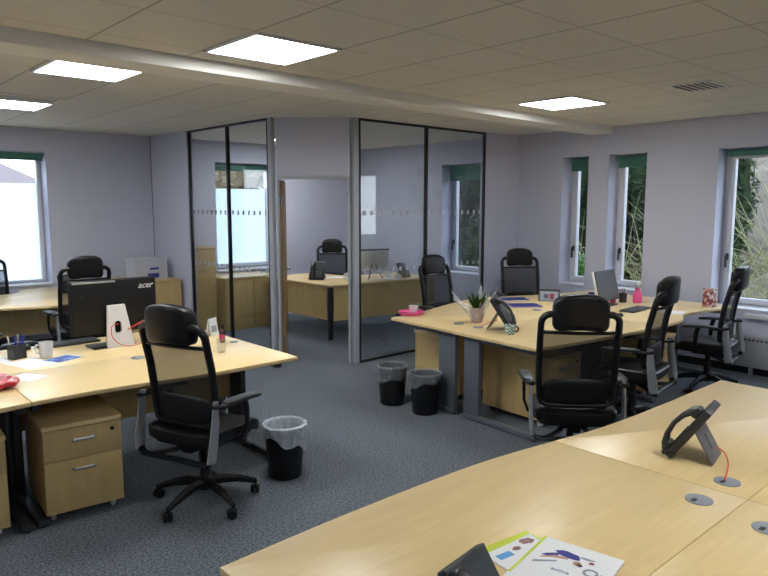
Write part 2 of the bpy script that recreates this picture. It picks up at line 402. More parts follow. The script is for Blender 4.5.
def blind(wall, u0, u1, ztop, zbot, dep, label, group=None):
    t = thing('roller_blind', label, 'blind', (WX+dep, (u0+u1)/2, ztop) if wall == 'R' else ((u0+u1)/2, WY+dep, ztop), 0 if wall == 'R' else PI/2)
    h = (u1-u0)/2
    G().box((0, 0, -.03), (.05, 2*h, .055), .012).build('cassette', 'green_blind', t)
    G().box((-.01, 0, (zbot-ztop)/2-.02), (.003, 2*h-.03, ztop-zbot-.03)).build('blind_fabric', 'green_blind', t)
    G().tube([(-.01, -h+.015, zbot-ztop), (-.01, h-.015, zbot-ztop)], .009).build('bottom_bar', 'green_blind', t)
    G().tube([(-.03, h-.02, -.02), (-.032, h-.02, -.5), (-.03, h-.035, -.52), (-.028, h-.03, -.02)], .002, 5).build('pull_cord', 'white', t)
    return t
blind('L', 1.02, 2.54, 2.385, 2.30, .03, 'green roller blind rolled up over the bright frosted window at far left')
blind('L', 4.87, 5.93, 2.37, 2.27, .16, 'green roller blind on the frosted window seen through the left glass partition')
blind('R', 4.53, 4.86, 2.335, 2.19, .16, 'short green roller blind on the narrow window nearest the glass office')
blind('R', 3.785, 4.215, 2.335, 2.21, .16, 'short green roller blind on the narrow window above the grey monitor')
blind('R', 1.17, 2.95, 2.335, 2.28, .16, 'green roller blind across the top of the wide window at right')
blind('R', 6.22, 6.93, 2.335, 2.12, .16, 'green roller blind on the office window seen through the right glass partition')

# office partition
AX, CY = 4.0, 5.64
struct(G().prism([(3.895, WY), (3.955, 8.08), (4.035, 8.085), (3.975, WY)], 0, CZ).build('wall_office_left', 'wall'))
struct(G().prism([(6.90, 5.66), (WX, 5.555), (WX, 5.635), (6.90, 5.74)], 0, CZ).build('wall_office_front', 'wall'))
# vertical joint strips in the solid panels
struct(G().prism([(3.888, 9.024), (3.895, 9.024), (3.895, WY-.0005), (3.888, WY-.0005)], 0, CZ).build('trim_2', 'phonegrey'))
def glazing(name, a, b, mull):
    root = emptyS(name); a = Vector(a); b = Vector(b); d = (b-a); L = d.length; ang = math.atan2(d.y, d.x)
    mx = Matrix.Translation((a.x, a.y, 0)) @ Matrix.Rotation(ang, 4, 'Z')
    g = G()
    g.bb((0, -.01, 0), (L, .045, .025), .003, mx); g.bb((0, -.008, CZ-.025), (L, .045, CZ), .003, mx)
    g.build('glazing_rail', 'blackframe', root)
    us = [0.0]+list(mull)+[L]
    for i, u in enumerate(us):
        w = .017 if 0 < i < len(us)-1 else .011
        u = min(max(u, w), L-w)
        G().bb((u-w, -.006, .025), (u+w, .032, CZ-.025), .003, mx).build('glazing_post', 'blackframe', root)
    for i in range(len(us)-1):
        p0, p1 = us[i]+.03, us[i+1]-.03
        pane = G().bb((p0, .014, .036), (p1, .026, CZ-.036), 0, mx).build('glass_pane', 'partglass', root)
        g = G(); n = int((p1-p0)/.105); st = (p1-p0)/n
        for k in range(n):
            u = p0+(k+.5)*st
            g.box((u, .012, 1.665), (.038, .002, .05), 0, mx); g.box((u, .012, 1.02), (.038, .002, .05), 0, mx)
        g.build('frosted_squares', 'frostdot', pane)
    return root
glazing('wall_glazed_left', (3.975, 8.08), (4.022, 6.30), [.93])
glazing('wall_glazed_front', (4.745, CY+.0), (6.90, CY+.02), [1.06])
# corner posts
pL, pR = Vector((4.045, 6.26)), Vector((4.70, 5.665))
struct(G().bb((pL.x-.03, pL.y-.022, 0), (pL.x+.025, pL.y+.04, CZ), .006).build('trim_3', 'alu'))
struct(G().bb((pR.x-.03, pR.y-.03, 0), (pR.x+.042, pR.y+.035, CZ), .006).build('trim_4', 'alu'))
dv = (pR-pL); ang = math.atan2(dv.y, dv.x); LD = dv.length
mx = Matrix.Translation((pL.x, pL.y, 0)) @ Matrix.Rotation(ang, 4, 'Z')
struct(G().bb((.045, -.025, 2.07), (LD-.045, .045, CZ), 0, mx).build('wall_office_door', 'wall'))
d1 = emptyS('door_1')
g = G(); g.bb((.045, -.032, 2.03), (LD-.045, .052, 2.07), .004, mx); g.bb((.042, -.032, 0), (.07, .052, 2.03), .004, mx); g.bb((LD-.07, -.032, 0), (LD-.042, .052, 2.03), .004, mx)
g.build('door_frame', 'alu', d1)
hx = pL+dv.normalized()*.085+Vector((.05, .05)); la = math.radians(54.5)
mdoor = Matrix.Translation((hx.x, hx.y, 0)) @ Matrix.Rotation(la, 4, 'Z')
leaf = G().bb((0, -.022, .01), (.72, .022, 2.02), .002, mdoor).build('door_leaf', 'doorwood', d1)
g = G()
for s in (-1, 1):
    g.lathe([(.024, 0), (.024, .006), (.01, .01), (.01, .045), (0, .045)], 16, (0, 0, 0), mdoor @ Matrix.Translation((.66, .022*s, 1.0)) @ Matrix.Rotation(-s*PI/2, 4, 'X'))
    g.tube([(.66, s*.062, 1.0), (.54, s*.062, 1.0)], .009, 8, mx=mdoor)
g.build('door_handle', 'chrome', leaf)
for k, z in enumerate((.25, 1.0, 1.8)):
    G().lathe([(.008, -.05), (.008, .05)], 10, (0, 0, z), mdoor @ Matrix.Translation((-.008, 0, 0))).build('door_hinge', 'chrome', d1)
# skirtings
struct(G().bb((WX-.012, -2.9, .0), (WX, CY-.01, .08)).build('baseboard_right', 'skirt'))
struct(G().bb((-2.9, WY-.012, 0), (AX-.01, WY, .08)).build('baseboard_left', 'skirt'))

# ceiling fittings
def ceiling_light(x, y, label):
    t = thing('ceiling_light', label, 'light', (x, y, CZ))
    g = G()
    for a, b in (((-.3, -.3), (.3, -.278)), ((-.3, .278), (.3, .3)), ((-.3, -.278), (-.278, .278)), ((.278, -.278), (.3, .278))):
        g.bb((*a, -.014), (*b, -.0005), .002)
    g.build('frame', 'white', t)
    G().box((0, 0, -.007), (.555, .555, .006), .002).build('diffuser', 'panel', t)
    return t
ceiling_light(1.71, 4.92, 'square ceiling light panel beyond the beam, second from the left in view')
ceiling_light(1.71, 7.02, 'square ceiling light panel at far left edge beside the slotted air vent')
ceiling_light(2.31, 3.55, 'largest and nearest lit ceiling light panel, just before the beam')
ceiling_light(5.60, 7.95, 'added ceiling light panel brightening the glass office, unseen above its doorway')  # added panel, kept out of sight, so the office interior is not dark
ceiling_light(5.43, 3.57, 'square ceiling light panel before the beam on the right, above the right desks')
for x, y in ((-.75, 3.55), (-1.35, 7.02), (2.31, .15), (5.43, .15), (-.75, -1.5)):
    ceiling_light(x, y, 'ceiling light panel outside the photographed part of the ceiling')['group'] = 'ceiling lights out of view'
def ceiling_vent(x, y, w, d, label):
    t = thing('air_vent', label, 'vent', (x, y, CZ))
    g = G(); 
    for a, b in (((-w/2, -d/2), (w/2, -d/2+.03)), ((-w/2, d/2-.03), (w/2, d/2)), ((-w/2, -d/2+.03), (-w/2+.03, d/2-.03)), ((w/2-.03, -d/2+.03), (w/2, d/2-.03))): g.bb((*a, -.010), (*b, -.0005), .002)
    g.build('frame', 'beam', t)
    G().box((0, 0, -.003), (w-.06, d-.06, .003)).build('backing', 'vent', t)
    g = G(); n = int((d-.08)/.05)
    for k in range(n):
        yy = -d/2+.06+k*.05; g.box((0, yy, -.008), (w-.07, .016, .003), 0, Matrix.Identity(4))
    g.build('louvre', 'beam', t)
ceiling_vent(5.46, 2.36, .42, .34, 'square louvred air vent in the ceiling tiles at right')
ceiling_vent(1.71, 6.52, .58, .26, 'slotted air vent beside the ceiling light at far left')

# radiator under the right window
t = thing('convector_radiator', 'long white convector radiator on the wall under the wide right window', 'radiator', (WX-.065, 1.6, .09))
G().box((0, 0, .16), (.1, 2.3, .32), .008).build('casing', 'radiator', t)
g = G()
for k in range(56): g.box((-.051, -1.12+k*.0407, .285), (.004, .026, .016))
g.build('grille_slots', 'vent', t)
g = G()
for y in (-.9, 0, .9): g.box((0, y, -.044), (.04, .03, .088))
g.build('foot', 'radiator', t)
struct(G().bb((WX-.05, -1.0, .585), (WX, 2.60, .63), .004).build('trim_5', 'upvc'))

# ------------------------------------------------------------------ chair
def chair_proto(label):
    t = thing('office_chair', label, 'chair')
    # star base and castors
    g = G()
    for k in range(5):
        a = 2*PI*k/5+.35; c, s = math.cos(a), math.sin(a)
        g.tube([(.02*c, .02*s, .125), (.10*c, .10*s, .13), (.20*c, .20*s, .112), (.305*c, .305*s, .075)], [.030, .030, .024, .017], 8, ry=.024)
    g.lathe([(.045, .09), (.05, .12), (.042, .16), (.03, .17)], 20)
    base = g.build('star_base', 'black', t)
    for k in range(5):
        a = 2*PI*k/5+.35; c, s = math.cos(a), math.sin(a)
        m = Matrix.Translation((.305*c, .305*s, .0)) @ Matrix.Rotation(a+1.1, 4, 'Z')
        g = G()
        for q in (-1, 1):
            g.lathe([(0, -.009), (.024, -.009), (.029, -.004), (.029, .004), (.024, .009), (0, .009)], 18, (0, 0, 0), m @ Matrix.Translation((-.012, q*.016, .030)) @ Matrix.Rotation(PI/2, 4, 'X'))
        g.sup((-.008, 0, .045), (.055, .02, .03), .6, .6, 12, 8, m); g.lathe([(.008, .04), (.008, .08)], 8, (0, 0, 0), m)
        g.build('caster', 'black', t)
    g = G(); g.lathe([(.028, .15), (.028, .27), (.022, .275), (.022, .38)], 18); g.build('gas_column', 'black', t)
    g = G(); g.box((.0, 0, .395), (.26, .17, .05), .015); g.box((-.08, 0, .375), (.14, .08, .05), .012)
    mech = g.build('tilt_mechanism', 'black', t)
    G().tube([(.06, -.06, .385), (.07, -.2, .38), (.075, -.25, .382)], .006, 8).sup((.076, -.262, .382), (.022, .05, .014), .6, .6, 12, 8).build('lever', 'charcoal', mech)
    # seat
    def sb(v):
        x = v.x; w = Vector(v); w.z += -.05*max(0, (x-.10)/.15)**2 + .012*(abs(v.y)/.25)**2; w.y *= 1-.06*max(0, x/.25); return w
    G().sup((.02, 0, .462), (.50, .50, .085), .35, .28, 36, 14, bend=sb).build('seat', 'leather', t)
    G().sup((.01, 0, .425), (.44, .44, .03), .3, .3, 28, 8).build('seat_shell', 'black', t)
    # silver side struts and dark yoke
    for s in (-1, 1):
        st = G(); st.tube([(-.235, s*.262, .365), (-.225, s*.270, .45), (-.205, s*.272, .58), (-.195, s*.268, .70)], [.036, .036, .030, .022], 8, ry=.013, up=(1, 0, .1)); st.build('side_strut', 'silver', t, 'silver side strut')
    g = G(); g.tube([(-.235, -.262, .375), (-.235, -.235, .345), (-.22, -.16, .335), (-.21, 0, .335), (-.22, .16, .335), (-.235, .235, .345), (-.235, .262, .375)], .015, 8, ry=.024)
    for s in (-1, 1): g.tube([(-.23, s*.20, .338), (-.12, s*.09, .352), (-.04, s*.05, .372)], .014, 8, ry=.02); g.build('yoke', 'darkgrey', t)
    # back frame : lean profile
    def bx(z):
        q = (z-.50)/.60; return -.165-.095*q+.025*math.sin(PI*min(max(q, 0), 1))
    def curve(y): return .035*(y/.24)**2
    path = []
    ztop, zbot, W0, W1, R = 1.10, .53, .215, .225, .06
    pts2 = []
    pts2 += [(-W0+.06*(1-math.cos(a)), zbot+.06*(1-math.sin(a))) for a in [PI/2*i/5 for i in range(5, -1, -1)]]
    pts2 = [(-W0+.05, zbot), (-W0+.015, zbot+.012), (-W0, zbot+.05), (-W0-.008, .70), (-W1, .86), (-W1, ztop-R)]
    pts2 += [(-W1+R-R*math.cos(a), ztop-R+R*math.sin(a)) for a in [PI/2*i/6 for i in range(1, 7)]]
    pts2 += [(-.08, ztop+.004), (0, ztop+.006)]
    full = pts2+[(-y, z) for y, z in pts2[::-1][1:]]
    loop = [(bx(z)+curve(y), y, z) for y, z in full]
    G().tube(loop, .020, 10, closed=True, ry=.024).build('back_frame', 'black', t)
    g = G(); g.tube([(bx(.985)+curve(y), y, .985) for y in [-W1+W1*2*i/12 for i in range(13)]], .011, 8, ry=.016); g.build('crossbar', 'black', t)
    g = G(); g.sup((bx(.62)+.005, 0, .615), (.035, .40, .16), .6, .5, 20, 10, bend=lambda v: v+Vector((curve(v.y), 0, 0))); g.build('lumbar_support', 'black', t)
    def mf(u, v):
        z = .545+(.978-.545)*v; w = W0+(W1-W0)*min(1, max(0, (z-.6)/.26)); y = -w+2*w*u; return (bx(z)+curve(y)+.004, y, z)
    G().grid(mf, 14, 12).build('mesh_back', 'mesh', t)
    def hb(v): w = Vector(v); w.x += 1.2*(v.y**2)-.9*v.z*abs(v.z)*.9; w.z -= .9*v.y**2; return w
    G().sup((bx(1.12)+.010, 0, 1.115), (.105, .325, .215), .42, .42, 32, 16, bend=hb).build('headrest', 'leather', t)
    # arms
    for s in (-1, 1):
        def ab(v): w = Vector(v); w.z += -.35*v.x**2 - .05*v.x; w.y -= s*.25*v.x*v.x; return w
        pad = G().sup((.02, s*.285, .672), (.30, .075, .026), .4, .5, 26, 8, bend=ab).build('armrest', 'charcoal', t)
        g = G(); g.tube([(-.225, s*.266, .675), (-.16, s*.283, .662), (-.08, s*.288, .658)], .013, 8, ry=.018)
        g.tube([(.03, s*.287, .660), (.045, s*.288, .60), (.05, s*.285, .50), (.04, s*.26, .43), (.02, s*.19, .405)], [.022, .02, .018, .018, .016], 8, ry=.013)
        g.build('arm_post', 'black', pad)
    return t
ch0 = chair_proto('black mesh-back office chair in the left foreground, turned sideways beside the bin')
place(ch0, (1.775, 3.535, 0), math.radians(21))
for k_ in bpy.data.objects:
    if k_.parent == ch0 and k_.name.split('.')[0] in ('star_base', 'caster'): k_.rotation_euler = (0, 0, .28)
def chair(x, y, deg, label, lift=0, spin=0):
    """a copy of the chair; lift raises everything above the gas column, spin turns the star base"""
    c = dup(ch0, (x, y, 0), math.radians(deg), label)
    for k in [o for o in bpy.data.objects if o.parent == c]:
        n = k.name.split('.')[0]
        if n in ('star_base', 'caster'): k.rotation_euler = (0, 0, spin)
        elif n == 'gas_column': k.scale = (1, 1, 1+lift/.38); k.location.z = -.15*lift/.38
        else: k.location.z = lift
    return c
chair(2.20, 6.92, 88, 'black mesh-back office chair seen from behind, just beyond the black monitor', .05, .3)
chair(1.77, 8.68, -90, 'black office chair at the far left edge against the bright frosted window', 0, .5)
chair(1.28, 6.02, 14, 'office chair behind the left desk, only its curved armrests in view', 0, .2)
chair(3.63, 2.255, 42, 'largest black office chair of the right desks, back to the camera', .02, .9)
chair(4.96, 2.53, 100, 'black office chair seen side-on between the two others along the right desks', 0, .4)
chair(6.50, 2.58, 99, 'black office chair beside the wide right window, nearest to it', -.02, 1.0)
chair(5.47, 4.98, -90, 'black office chair in front of the right glass partition, behind the potted plant', -.02, .1)
chair(6.74, 4.88, -125, 'black office chair against the wall between glass partition and narrow windows', .0, .7)
chair(6.43, 8.30, -128, 'black office chair inside the glass office, seen through its doorway', .0, .2)

# ------------------------------------------------------------------ desks
def smooth(pts, n=10):
    out = []
    for i in range(len(pts)-1):
        p0 = pts[max(i-1, 0)]; p1 = pts[i]; p2 = pts[i+1]; p3 = pts[min(i+2, len(pts)-1)]
        for k in range(n):
            t = k/n
            out.append(tuple(.5*((2*p1[j])+(-p0[j]+p2[j])*t+(2*p0[j]-5*p1[j]+4*p2[j]-p3[j])*t*t+(-p0[j]+3*p1[j]-3*p2[j]+p3[j])*t**3) for j in (0, 1)))
    out.append(pts[-1]); return out
def desk(label, curve_pts, back_y, legs, grommets=(), group=None, panel=True, leg_mat='greymetal', loc=(0, 0), rz=0, wide=.10, user=1, name='office_desk'):
    """local coords; straight rear edge at y=back_y; curved user edge given; user=+1 if user edge has y greater than back_y"""
    t = thing(name, label, 'desk', (loc[0], loc[1], 0), rz, group)
    c = smooth(curve_pts); x0, x1 = c[0][0], c[-1][0]
    poly = [(x0, back_y)]+[(x1, back_y)]+c[::-1]
    if user < 0: poly = poly[::-1]
    G().prism(poly, .705, .73, .003).build('desktop', 'desk', t)
    for lx, ly in legs:                       # ly = user edge at that leg
        g = G(); yb = back_y+user*.05; yf = ly-user*.06
        a, b = sorted((yb, yb+user*wide*2)); g.bb((lx-.022, a, .03), (lx+.022, b, .66), .006)
        a, b = sorted((yb, yf)); g.bb((lx-.03, a, .004), (lx+.03, b, .045), .012); g.bb((lx-.022, a, .66), (lx+.022, b, .704), .006)
        leg = g.build('leg', leg_mat, t)
        g = G()
        for yy in (yb+user*.02, yf-user*.02): g.lathe([(.016, 0), (.016, .006)], 12, (lx, yy, 0))
        g.build('levelling_foot', 'black', leg)
    if panel:
        a, b = sorted((back_y+user*.075, back_y+user*.093)); G().bb((x0+.12, a, .33), (x1-.12, b, .69), .002).build('modesty_panel', 'deskside', t)
    g = G(); a, b = sorted((back_y+user*.12, back_y+user*.15)); g.bb((x0+.12, a, .67), (x1-.12, b, .70), .004); g.build('support_beam', 'greymetal', t)
    for gx, gy in grommets:
        g = G().lathe([(.046, 0), (.046, .003), (.040, .005), (0, .005)], 28, (gx, gy, .7302)).build('cable_grommet', 'grommet', t)
        G().box((gx-.022, gy+.008, .7356), (.03, .016, .001), .0004).build('cable_slot', 'vent', g)
    return t
# left cluster (X .93-2.57)
desk('maple desk on the left with white mug and blue leaflet, near half', [(.93, 3.765), (1.35, 3.765), (1.85, 3.70), (2.25, 3.70), (2.575, 3.71)], 4.50, [(.965, 3.765), (2.46, 3.71)], [(1.75, 4.40)], user=-1, leg_mat='charcoal')
desk('maple desk on the left holding the black monitor, far half', [(.93, 5.28), (1.5, 5.28), (2.0, 5.30), (2.575, 5.30)], 4.503, [(1.0, 5.3), (2.46, 5.3)], [(2.38, 4.86)], user=1)
desk('maple desk cut off by the left picture edge, near half with red packet', [(-.72, 3.72), (-.2, 3.70), (.4, 3.70), (.926, 3.765)], 4.50, [(-.64, 3.72), (.885, 3.76)], user=-1, leg_mat='charcoal')
desk('maple desk cut off by the left picture edge, far half behind the pen pot', [(-.72, 5.28), (.926, 5.28)], 4.503, [(-.64, 5.28), (.85, 5.28)], user=1)
# far left desk by the window
desk('maple desk under the far left window with a black telephone', [(1.0, 7.33), (1.6, 7.44), (2.05, 7.31), (2.45, 7.45), (2.72, 7.46)], 8.12, [(1.1, 7.36), (2.62, 7.46)], user=-1)
desk('maple side desk against the window wall at far left', [(1.0, 8.60), (1.7, 8.60), (2.02, 8.66), (2.18, 8.93), (2.4, 8.985), (2.72, 8.985)], 8.125, [(1.1, 8.6), (2.62, 8.9)], panel=False, user=1)
# right cluster, rotated -4.5 deg around its near end corner
RZ = math.radians(-4.5); RO = (3.985, 2.775)
mR = Matrix.Translation((RO[0], RO[1], 0)) @ Matrix.Rotation(RZ, 4, 'Z')
def rl(x, y):  # world -> cluster local
    v = mR.inverted() @ Vector((x, y, 0)); return (v.x, v.y)
RY = .86
e = [rl(3.985, 2.775), rl(4.45, 2.70), rl(5.0, 2.640), rl(5.58, 2.60)]
desk('maple desk with the patterned mug and grey phone, near half of the right group', e, RY-.0015, [(.10, e[0][1]), (1.50, .03)], [rl(4.335, 3.60)], loc=RO, rz=RZ, user=-1, wide=.085, panel=False)
e = [rl(5.585, 2.60), rl(6.0, 2.62), rl(6.35, 2.75), rl(6.8, 2.70), rl(7.17, 2.60)]
desk('maple desk with the grey monitor and pink bottle, beside the windows', e, RY-.0015, [(1.72, 0.0), (3.08, .08)], [rl(5.72, 3.33)], loc=RO, rz=RZ, user=-1)
e = [rl(4.13, 4.46), rl(4.56, 4.51), rl(5.1, 4.67), rl(5.45, 4.76), rl(5.745, 4.80)]
desk('maple desk with the pink tray and potted plant, far half of the right group', e, RY+.0015, [(.10, 1.65), (1.5, 1.95)], [rl(4.337, 3.82)], loc=RO, rz=RZ, user=1)
e = [rl(5.75, 4.80), rl(6.1, 4.66), rl(6.6, 4.45), rl(7.30, 4.30)]
desk('maple desk with blue folders below the narrow windows', e, RY+.0015, [(1.72, 1.9), (3.10, 1.75)], [rl(5.50, 3.83)], loc=RO, rz=RZ, user=1)
# near cluster
desk('nearest maple desk in the foreground, carrying the brochures', [(.862, 1.645), (1.4, 1.665), (2.0, 1.655), (2.448, 1.60)], .808, [(.95, 1.64), (2.36, 1.6)], [(2.317, .919)], user=1)
desk('foreground maple desk at right with the upright black phone', [(2.452, 1.60), (2.8, 1.553), (3.3, 1.535), (4.06, 1.53)], .808, [(2.54, 1.6), (3.97, 1.53)], [(2.551, .915)], user=1)
desk('foreground maple desk in the bottom right corner, nearest half', [(1.50, .02), (2.448, .02)], .805, [(1.58, .02), (2.36, .02)], [(2.265, .683)], user=-1)
desk('foreground maple desk at the right picture edge, near half', [(2.452, .02), (4.06, .02)], .805, [(2.54, .02), (3.97, .02)], user=-1)

# glass office desk (L-shaped)
t = thing('office_desk', 'L-shaped maple desk inside the glass office with dark corner post', 'desk', (0, 0, 0))
G().prism([(5.22, 6.80), (7.05, 6.62), (7.05, 7.45), (6.15, 7.60), (6.05, 8.30), (5.22, 8.30)], .705, .73, .003).build('desktop', 'desk', t)

G().bb((5.275, 6.93, .26), (5.295, 8.02, .70)).build('modesty_panel', 'deskside', t)
g = G(); a = math.atan2(-.18, 1.83); g.bb((0, 0, .25), (1.72, .02, .70), 0, Matrix.Translation((5.33, 6.85, 0)) @ Matrix.Rotation(a, 4, 'Z')); g.build('modesty_panel', 'deskside', t)
for x, y in ((5.28, 6.86), (7.0, 6.72), (7.0, 7.4), (5.3, 8.22)): G().bb((x-.025, y-.025, .0), (x+.025, y+.025, .704), .004).build('leg', 'blackframe', t)
t = thing('credenza', 'low maple credenza inside the glass office left of its desk', 'cabinet', (5.03, 8.64, 0), 0)
G().bb((-.45, -.30, .0), (.45, .30, .72), .003).build('body', 'deskside', t)
G().bb((-.46, -.31, .721), (.46, .31, .745), .003).build('top', 'desk', t)
for s in (-1, 1):
    d = G().bb((.005 if s > 0 else -.44, -.317, .05), (.44 if s > 0 else -.005, -.301, .70), .002).build('door', 'deskside', t)
    G().tube([(s*.05, -.335, .42), (s*.05, -.335, .54)], .005, 8).build('handle', 'silver', d)
t = thing('cupboard', 'tall brown cupboard inside the glass office, seen through its left glazing', 'cabinet', (4.33, 8.72, 0), 0)
G().bb((-.23, -.25, .0), (.19, .28, 1.15), .003).build('body', 'deskside', t)
G().bb((-.24, -.27, 1.151), (.20, .285, 1.175), .003).build('top', 'deskside', t)
d = G().bb((-.22, -.268, .06), (.18, -.252, 1.13), .002).build('door', 'deskside', t)
G().tube([(.14, -.285, .6), (.14, -.285, .74)], .005, 8).build('handle', 'silver', d)

# pedestals
def ped_proto(label):
    t = thing('drawer_pedestal', label, 'drawer unit')     # local: front faces -y, width x .40, depth .56
    w = .205
    G().bb((-w, -.26, .055), (w, .26, .535), .002).build('body', 'deskside', t)
    G().bb((-w-.003, -.285, .536), (w+.003, .265, .56), .003).build('top', 'desk', t)
    for z0, z1 in ((.06, .355), (.358, .532)):
        d = G().bb((-w+.001, -.279, z0), (w-.001, -.261, z1), .002).build('drawer', 'deskside', t)
        zc = z1-.055 if z1 < .4 else (z0+z1)/2+.02
        G().tube([(-.06, -.280, zc), (-.055, -.298, zc), (.055, -.298, zc), (.06, -.280, zc)], .009, 8, ry=.006).build('handle', 'silver', d)
    G().lathe([(.011, 0), (.011, .004), (0, .004)], 16, (0, 0, 0), Matrix.Translation((.155, -.280, .49)) @ Matrix.Rotation(PI/2, 4, 'X')).build('lock', 'brass', t)
    for sx in (-1, 1):
        for sy in (-1, 1):
            G().lathe([(.0, -.011), (.02, -.011), (.025, -.004), (.025, .004), (.02, .011), (0, .011)], 16, (0, 0, 0), Matrix.Translation((sx*.16, sy*.20, .0255)) @ Matrix.Rotation(PI/2, 4, 'Y')).box((sx*.16, sy*.20, .046), (.03, .03, .016), .002).build('caster', 'white' if sy < 0 else 'black', t)
    return t
P0 = ped_proto('maple two-drawer pedestal under the left desk, fully in view'); place(P0, (1.21, 4.08, 0), math.radians(-5))
dup(P0, (.62, 4.12, 0), math.radians(-4), 'maple two-drawer pedestal cut off by the left picture edge')
cR = mR
def wl(x, y): v = mR @ Vector((x, y, 0)); return (v.x, v.y, 0)
dup(P0, wl(.565, .525), RZ, 'maple pedestal under the right desks, its plain side facing us, nearer of two').scale = (1, 1.28, 1.03)
dup(P0, wl(.57, 1.45), RZ+PI, 'maple pedestal under the right desks, behind the two black bins').scale = (1, 1.12, 1)
dup(P0, (6.02, 3.06, 0), RZ, 'maple pedestal under the right desks, glimpsed between the side-on chairs')

# cabinet at the back with clear box
t = thing('storage_cabinet', 'low maple cabinet in the far corner beneath the clear plastic box', 'cabinet', (3.60, 8.62, 0))
G().bb((-.36, -.37, .0), (.285, .39, .77), .003).build('body', 'deskside', t)
G().bb((-.365, -.39, .771), (.29, .395, .795), .003).build('top', 'deskside', t)
G().bb((-.35, -.388, .05), (.29, -.371, .755), .002).build('front_panel', 'deskside', t)
t = thing('storage_box', 'clear plastic storage box with blue labels on the far corner cabinet', 'box', (3.60, 8.62, .7965), 0)
g = G(); W, D, H = .215, .15, .255
g.bb((-W, -D, .0), (W, D, .006)); g.bb((-W, -D, .006), (-W+.004, D, H)); g.bb((W-.004, -D, .006), (W, D, H)); g.bb((-W+.004, -D, .006), (W-.004, -D+.004, H)); g.bb((-W+.004, D-.004, .006), (W-.004, D, H))
g.build('tub', 'clearbox', t)
g = G(); g.bb((-W-.012, -D-.012, H+.001), (W+.012, D+.012, H+.018), .006); g.build('lid', 'clearbox', t)
g = G()
for i in range(4): g.box((-.02+.01*i, .0, .03+.034*i), (.30, .22, .028), .002)
g.build('paper_stack', 'paper', t)
g = G(); g.bb((-.02, -D-.002, .12), (.10, -D-.0005, .15)); g.bb((-.05, -D-.002, .02), (.10, -D-.0005, .075)); g.build('label', 'navy', t, 'navy blue printed label')

# ------------------------------------------------------------------ bins
def bin_proto(label, liner='bagdark', hang=.07):
    t = thing('waste_bin', label, 'bin')
    G().lathe([(.0, .004), (.105, .002), (.108, .01), (.130, .33), (.135, .335), (.133, .339), (.127, .335), (.104, .014), (0, .014)], 36).build('tub', 'black', t)
    rnd = random.Random(hash(label) % 97 if False else len(label)); ph = rnd.random()*6
    def wob(a, z): return .012*math.sin(9*a+ph+z*30)+.008*math.sin(17*a+ph*2+z*50)
    def fn(u, v):
        a = 2*PI*u; drop = hang*(1+.45*math.sin(a+ph)+.18*math.sin(5*a+ph))
        if v < .45: q = v/.45; z = .345-drop+drop*q; r = .1275+(z-.2)*.07+.009+.003*math.sin(11*a+z*60)
        elif v < .6: q = (v-.45)/.15; z = .345+.010*math.sin(PI*q); r = .1465-.026*q
        else: q = (v-.6)/.4; z = .345-.20*q; r = .1205-.03*q+.007*math.sin(8*a+ph+q*4)*q
        r += .004*math.sin(13*a+ph*3); return (r*math.cos(a), r*math.sin(a), z)
    G().grid(fn, 60, 20).build('bin_liner', liner, t)
    G().lathe([(.0, .17), (.05, .18), (.075, .155), (.09, .15), (.0, .03)], 18, wob=lambda a, z: .15*math.sin(4*a+z*60)).build('litter', 'litter', t)
    return t
place(bin_proto('black waste bin with white liner beside the left foreground chair', 'bag', .115), (2.355, 3.56, 0), .6)
place(bin_proto('black waste bin with thin liner at the end of the right desks, the farther one', 'bagdark', .085), (3.97, 4.27, 0), .2)
place(bin_proto('black waste bin with thin liner at the end of the right desks, nearer one', 'bagdark', .09), (3.99, 3.88, 0), 2.0)

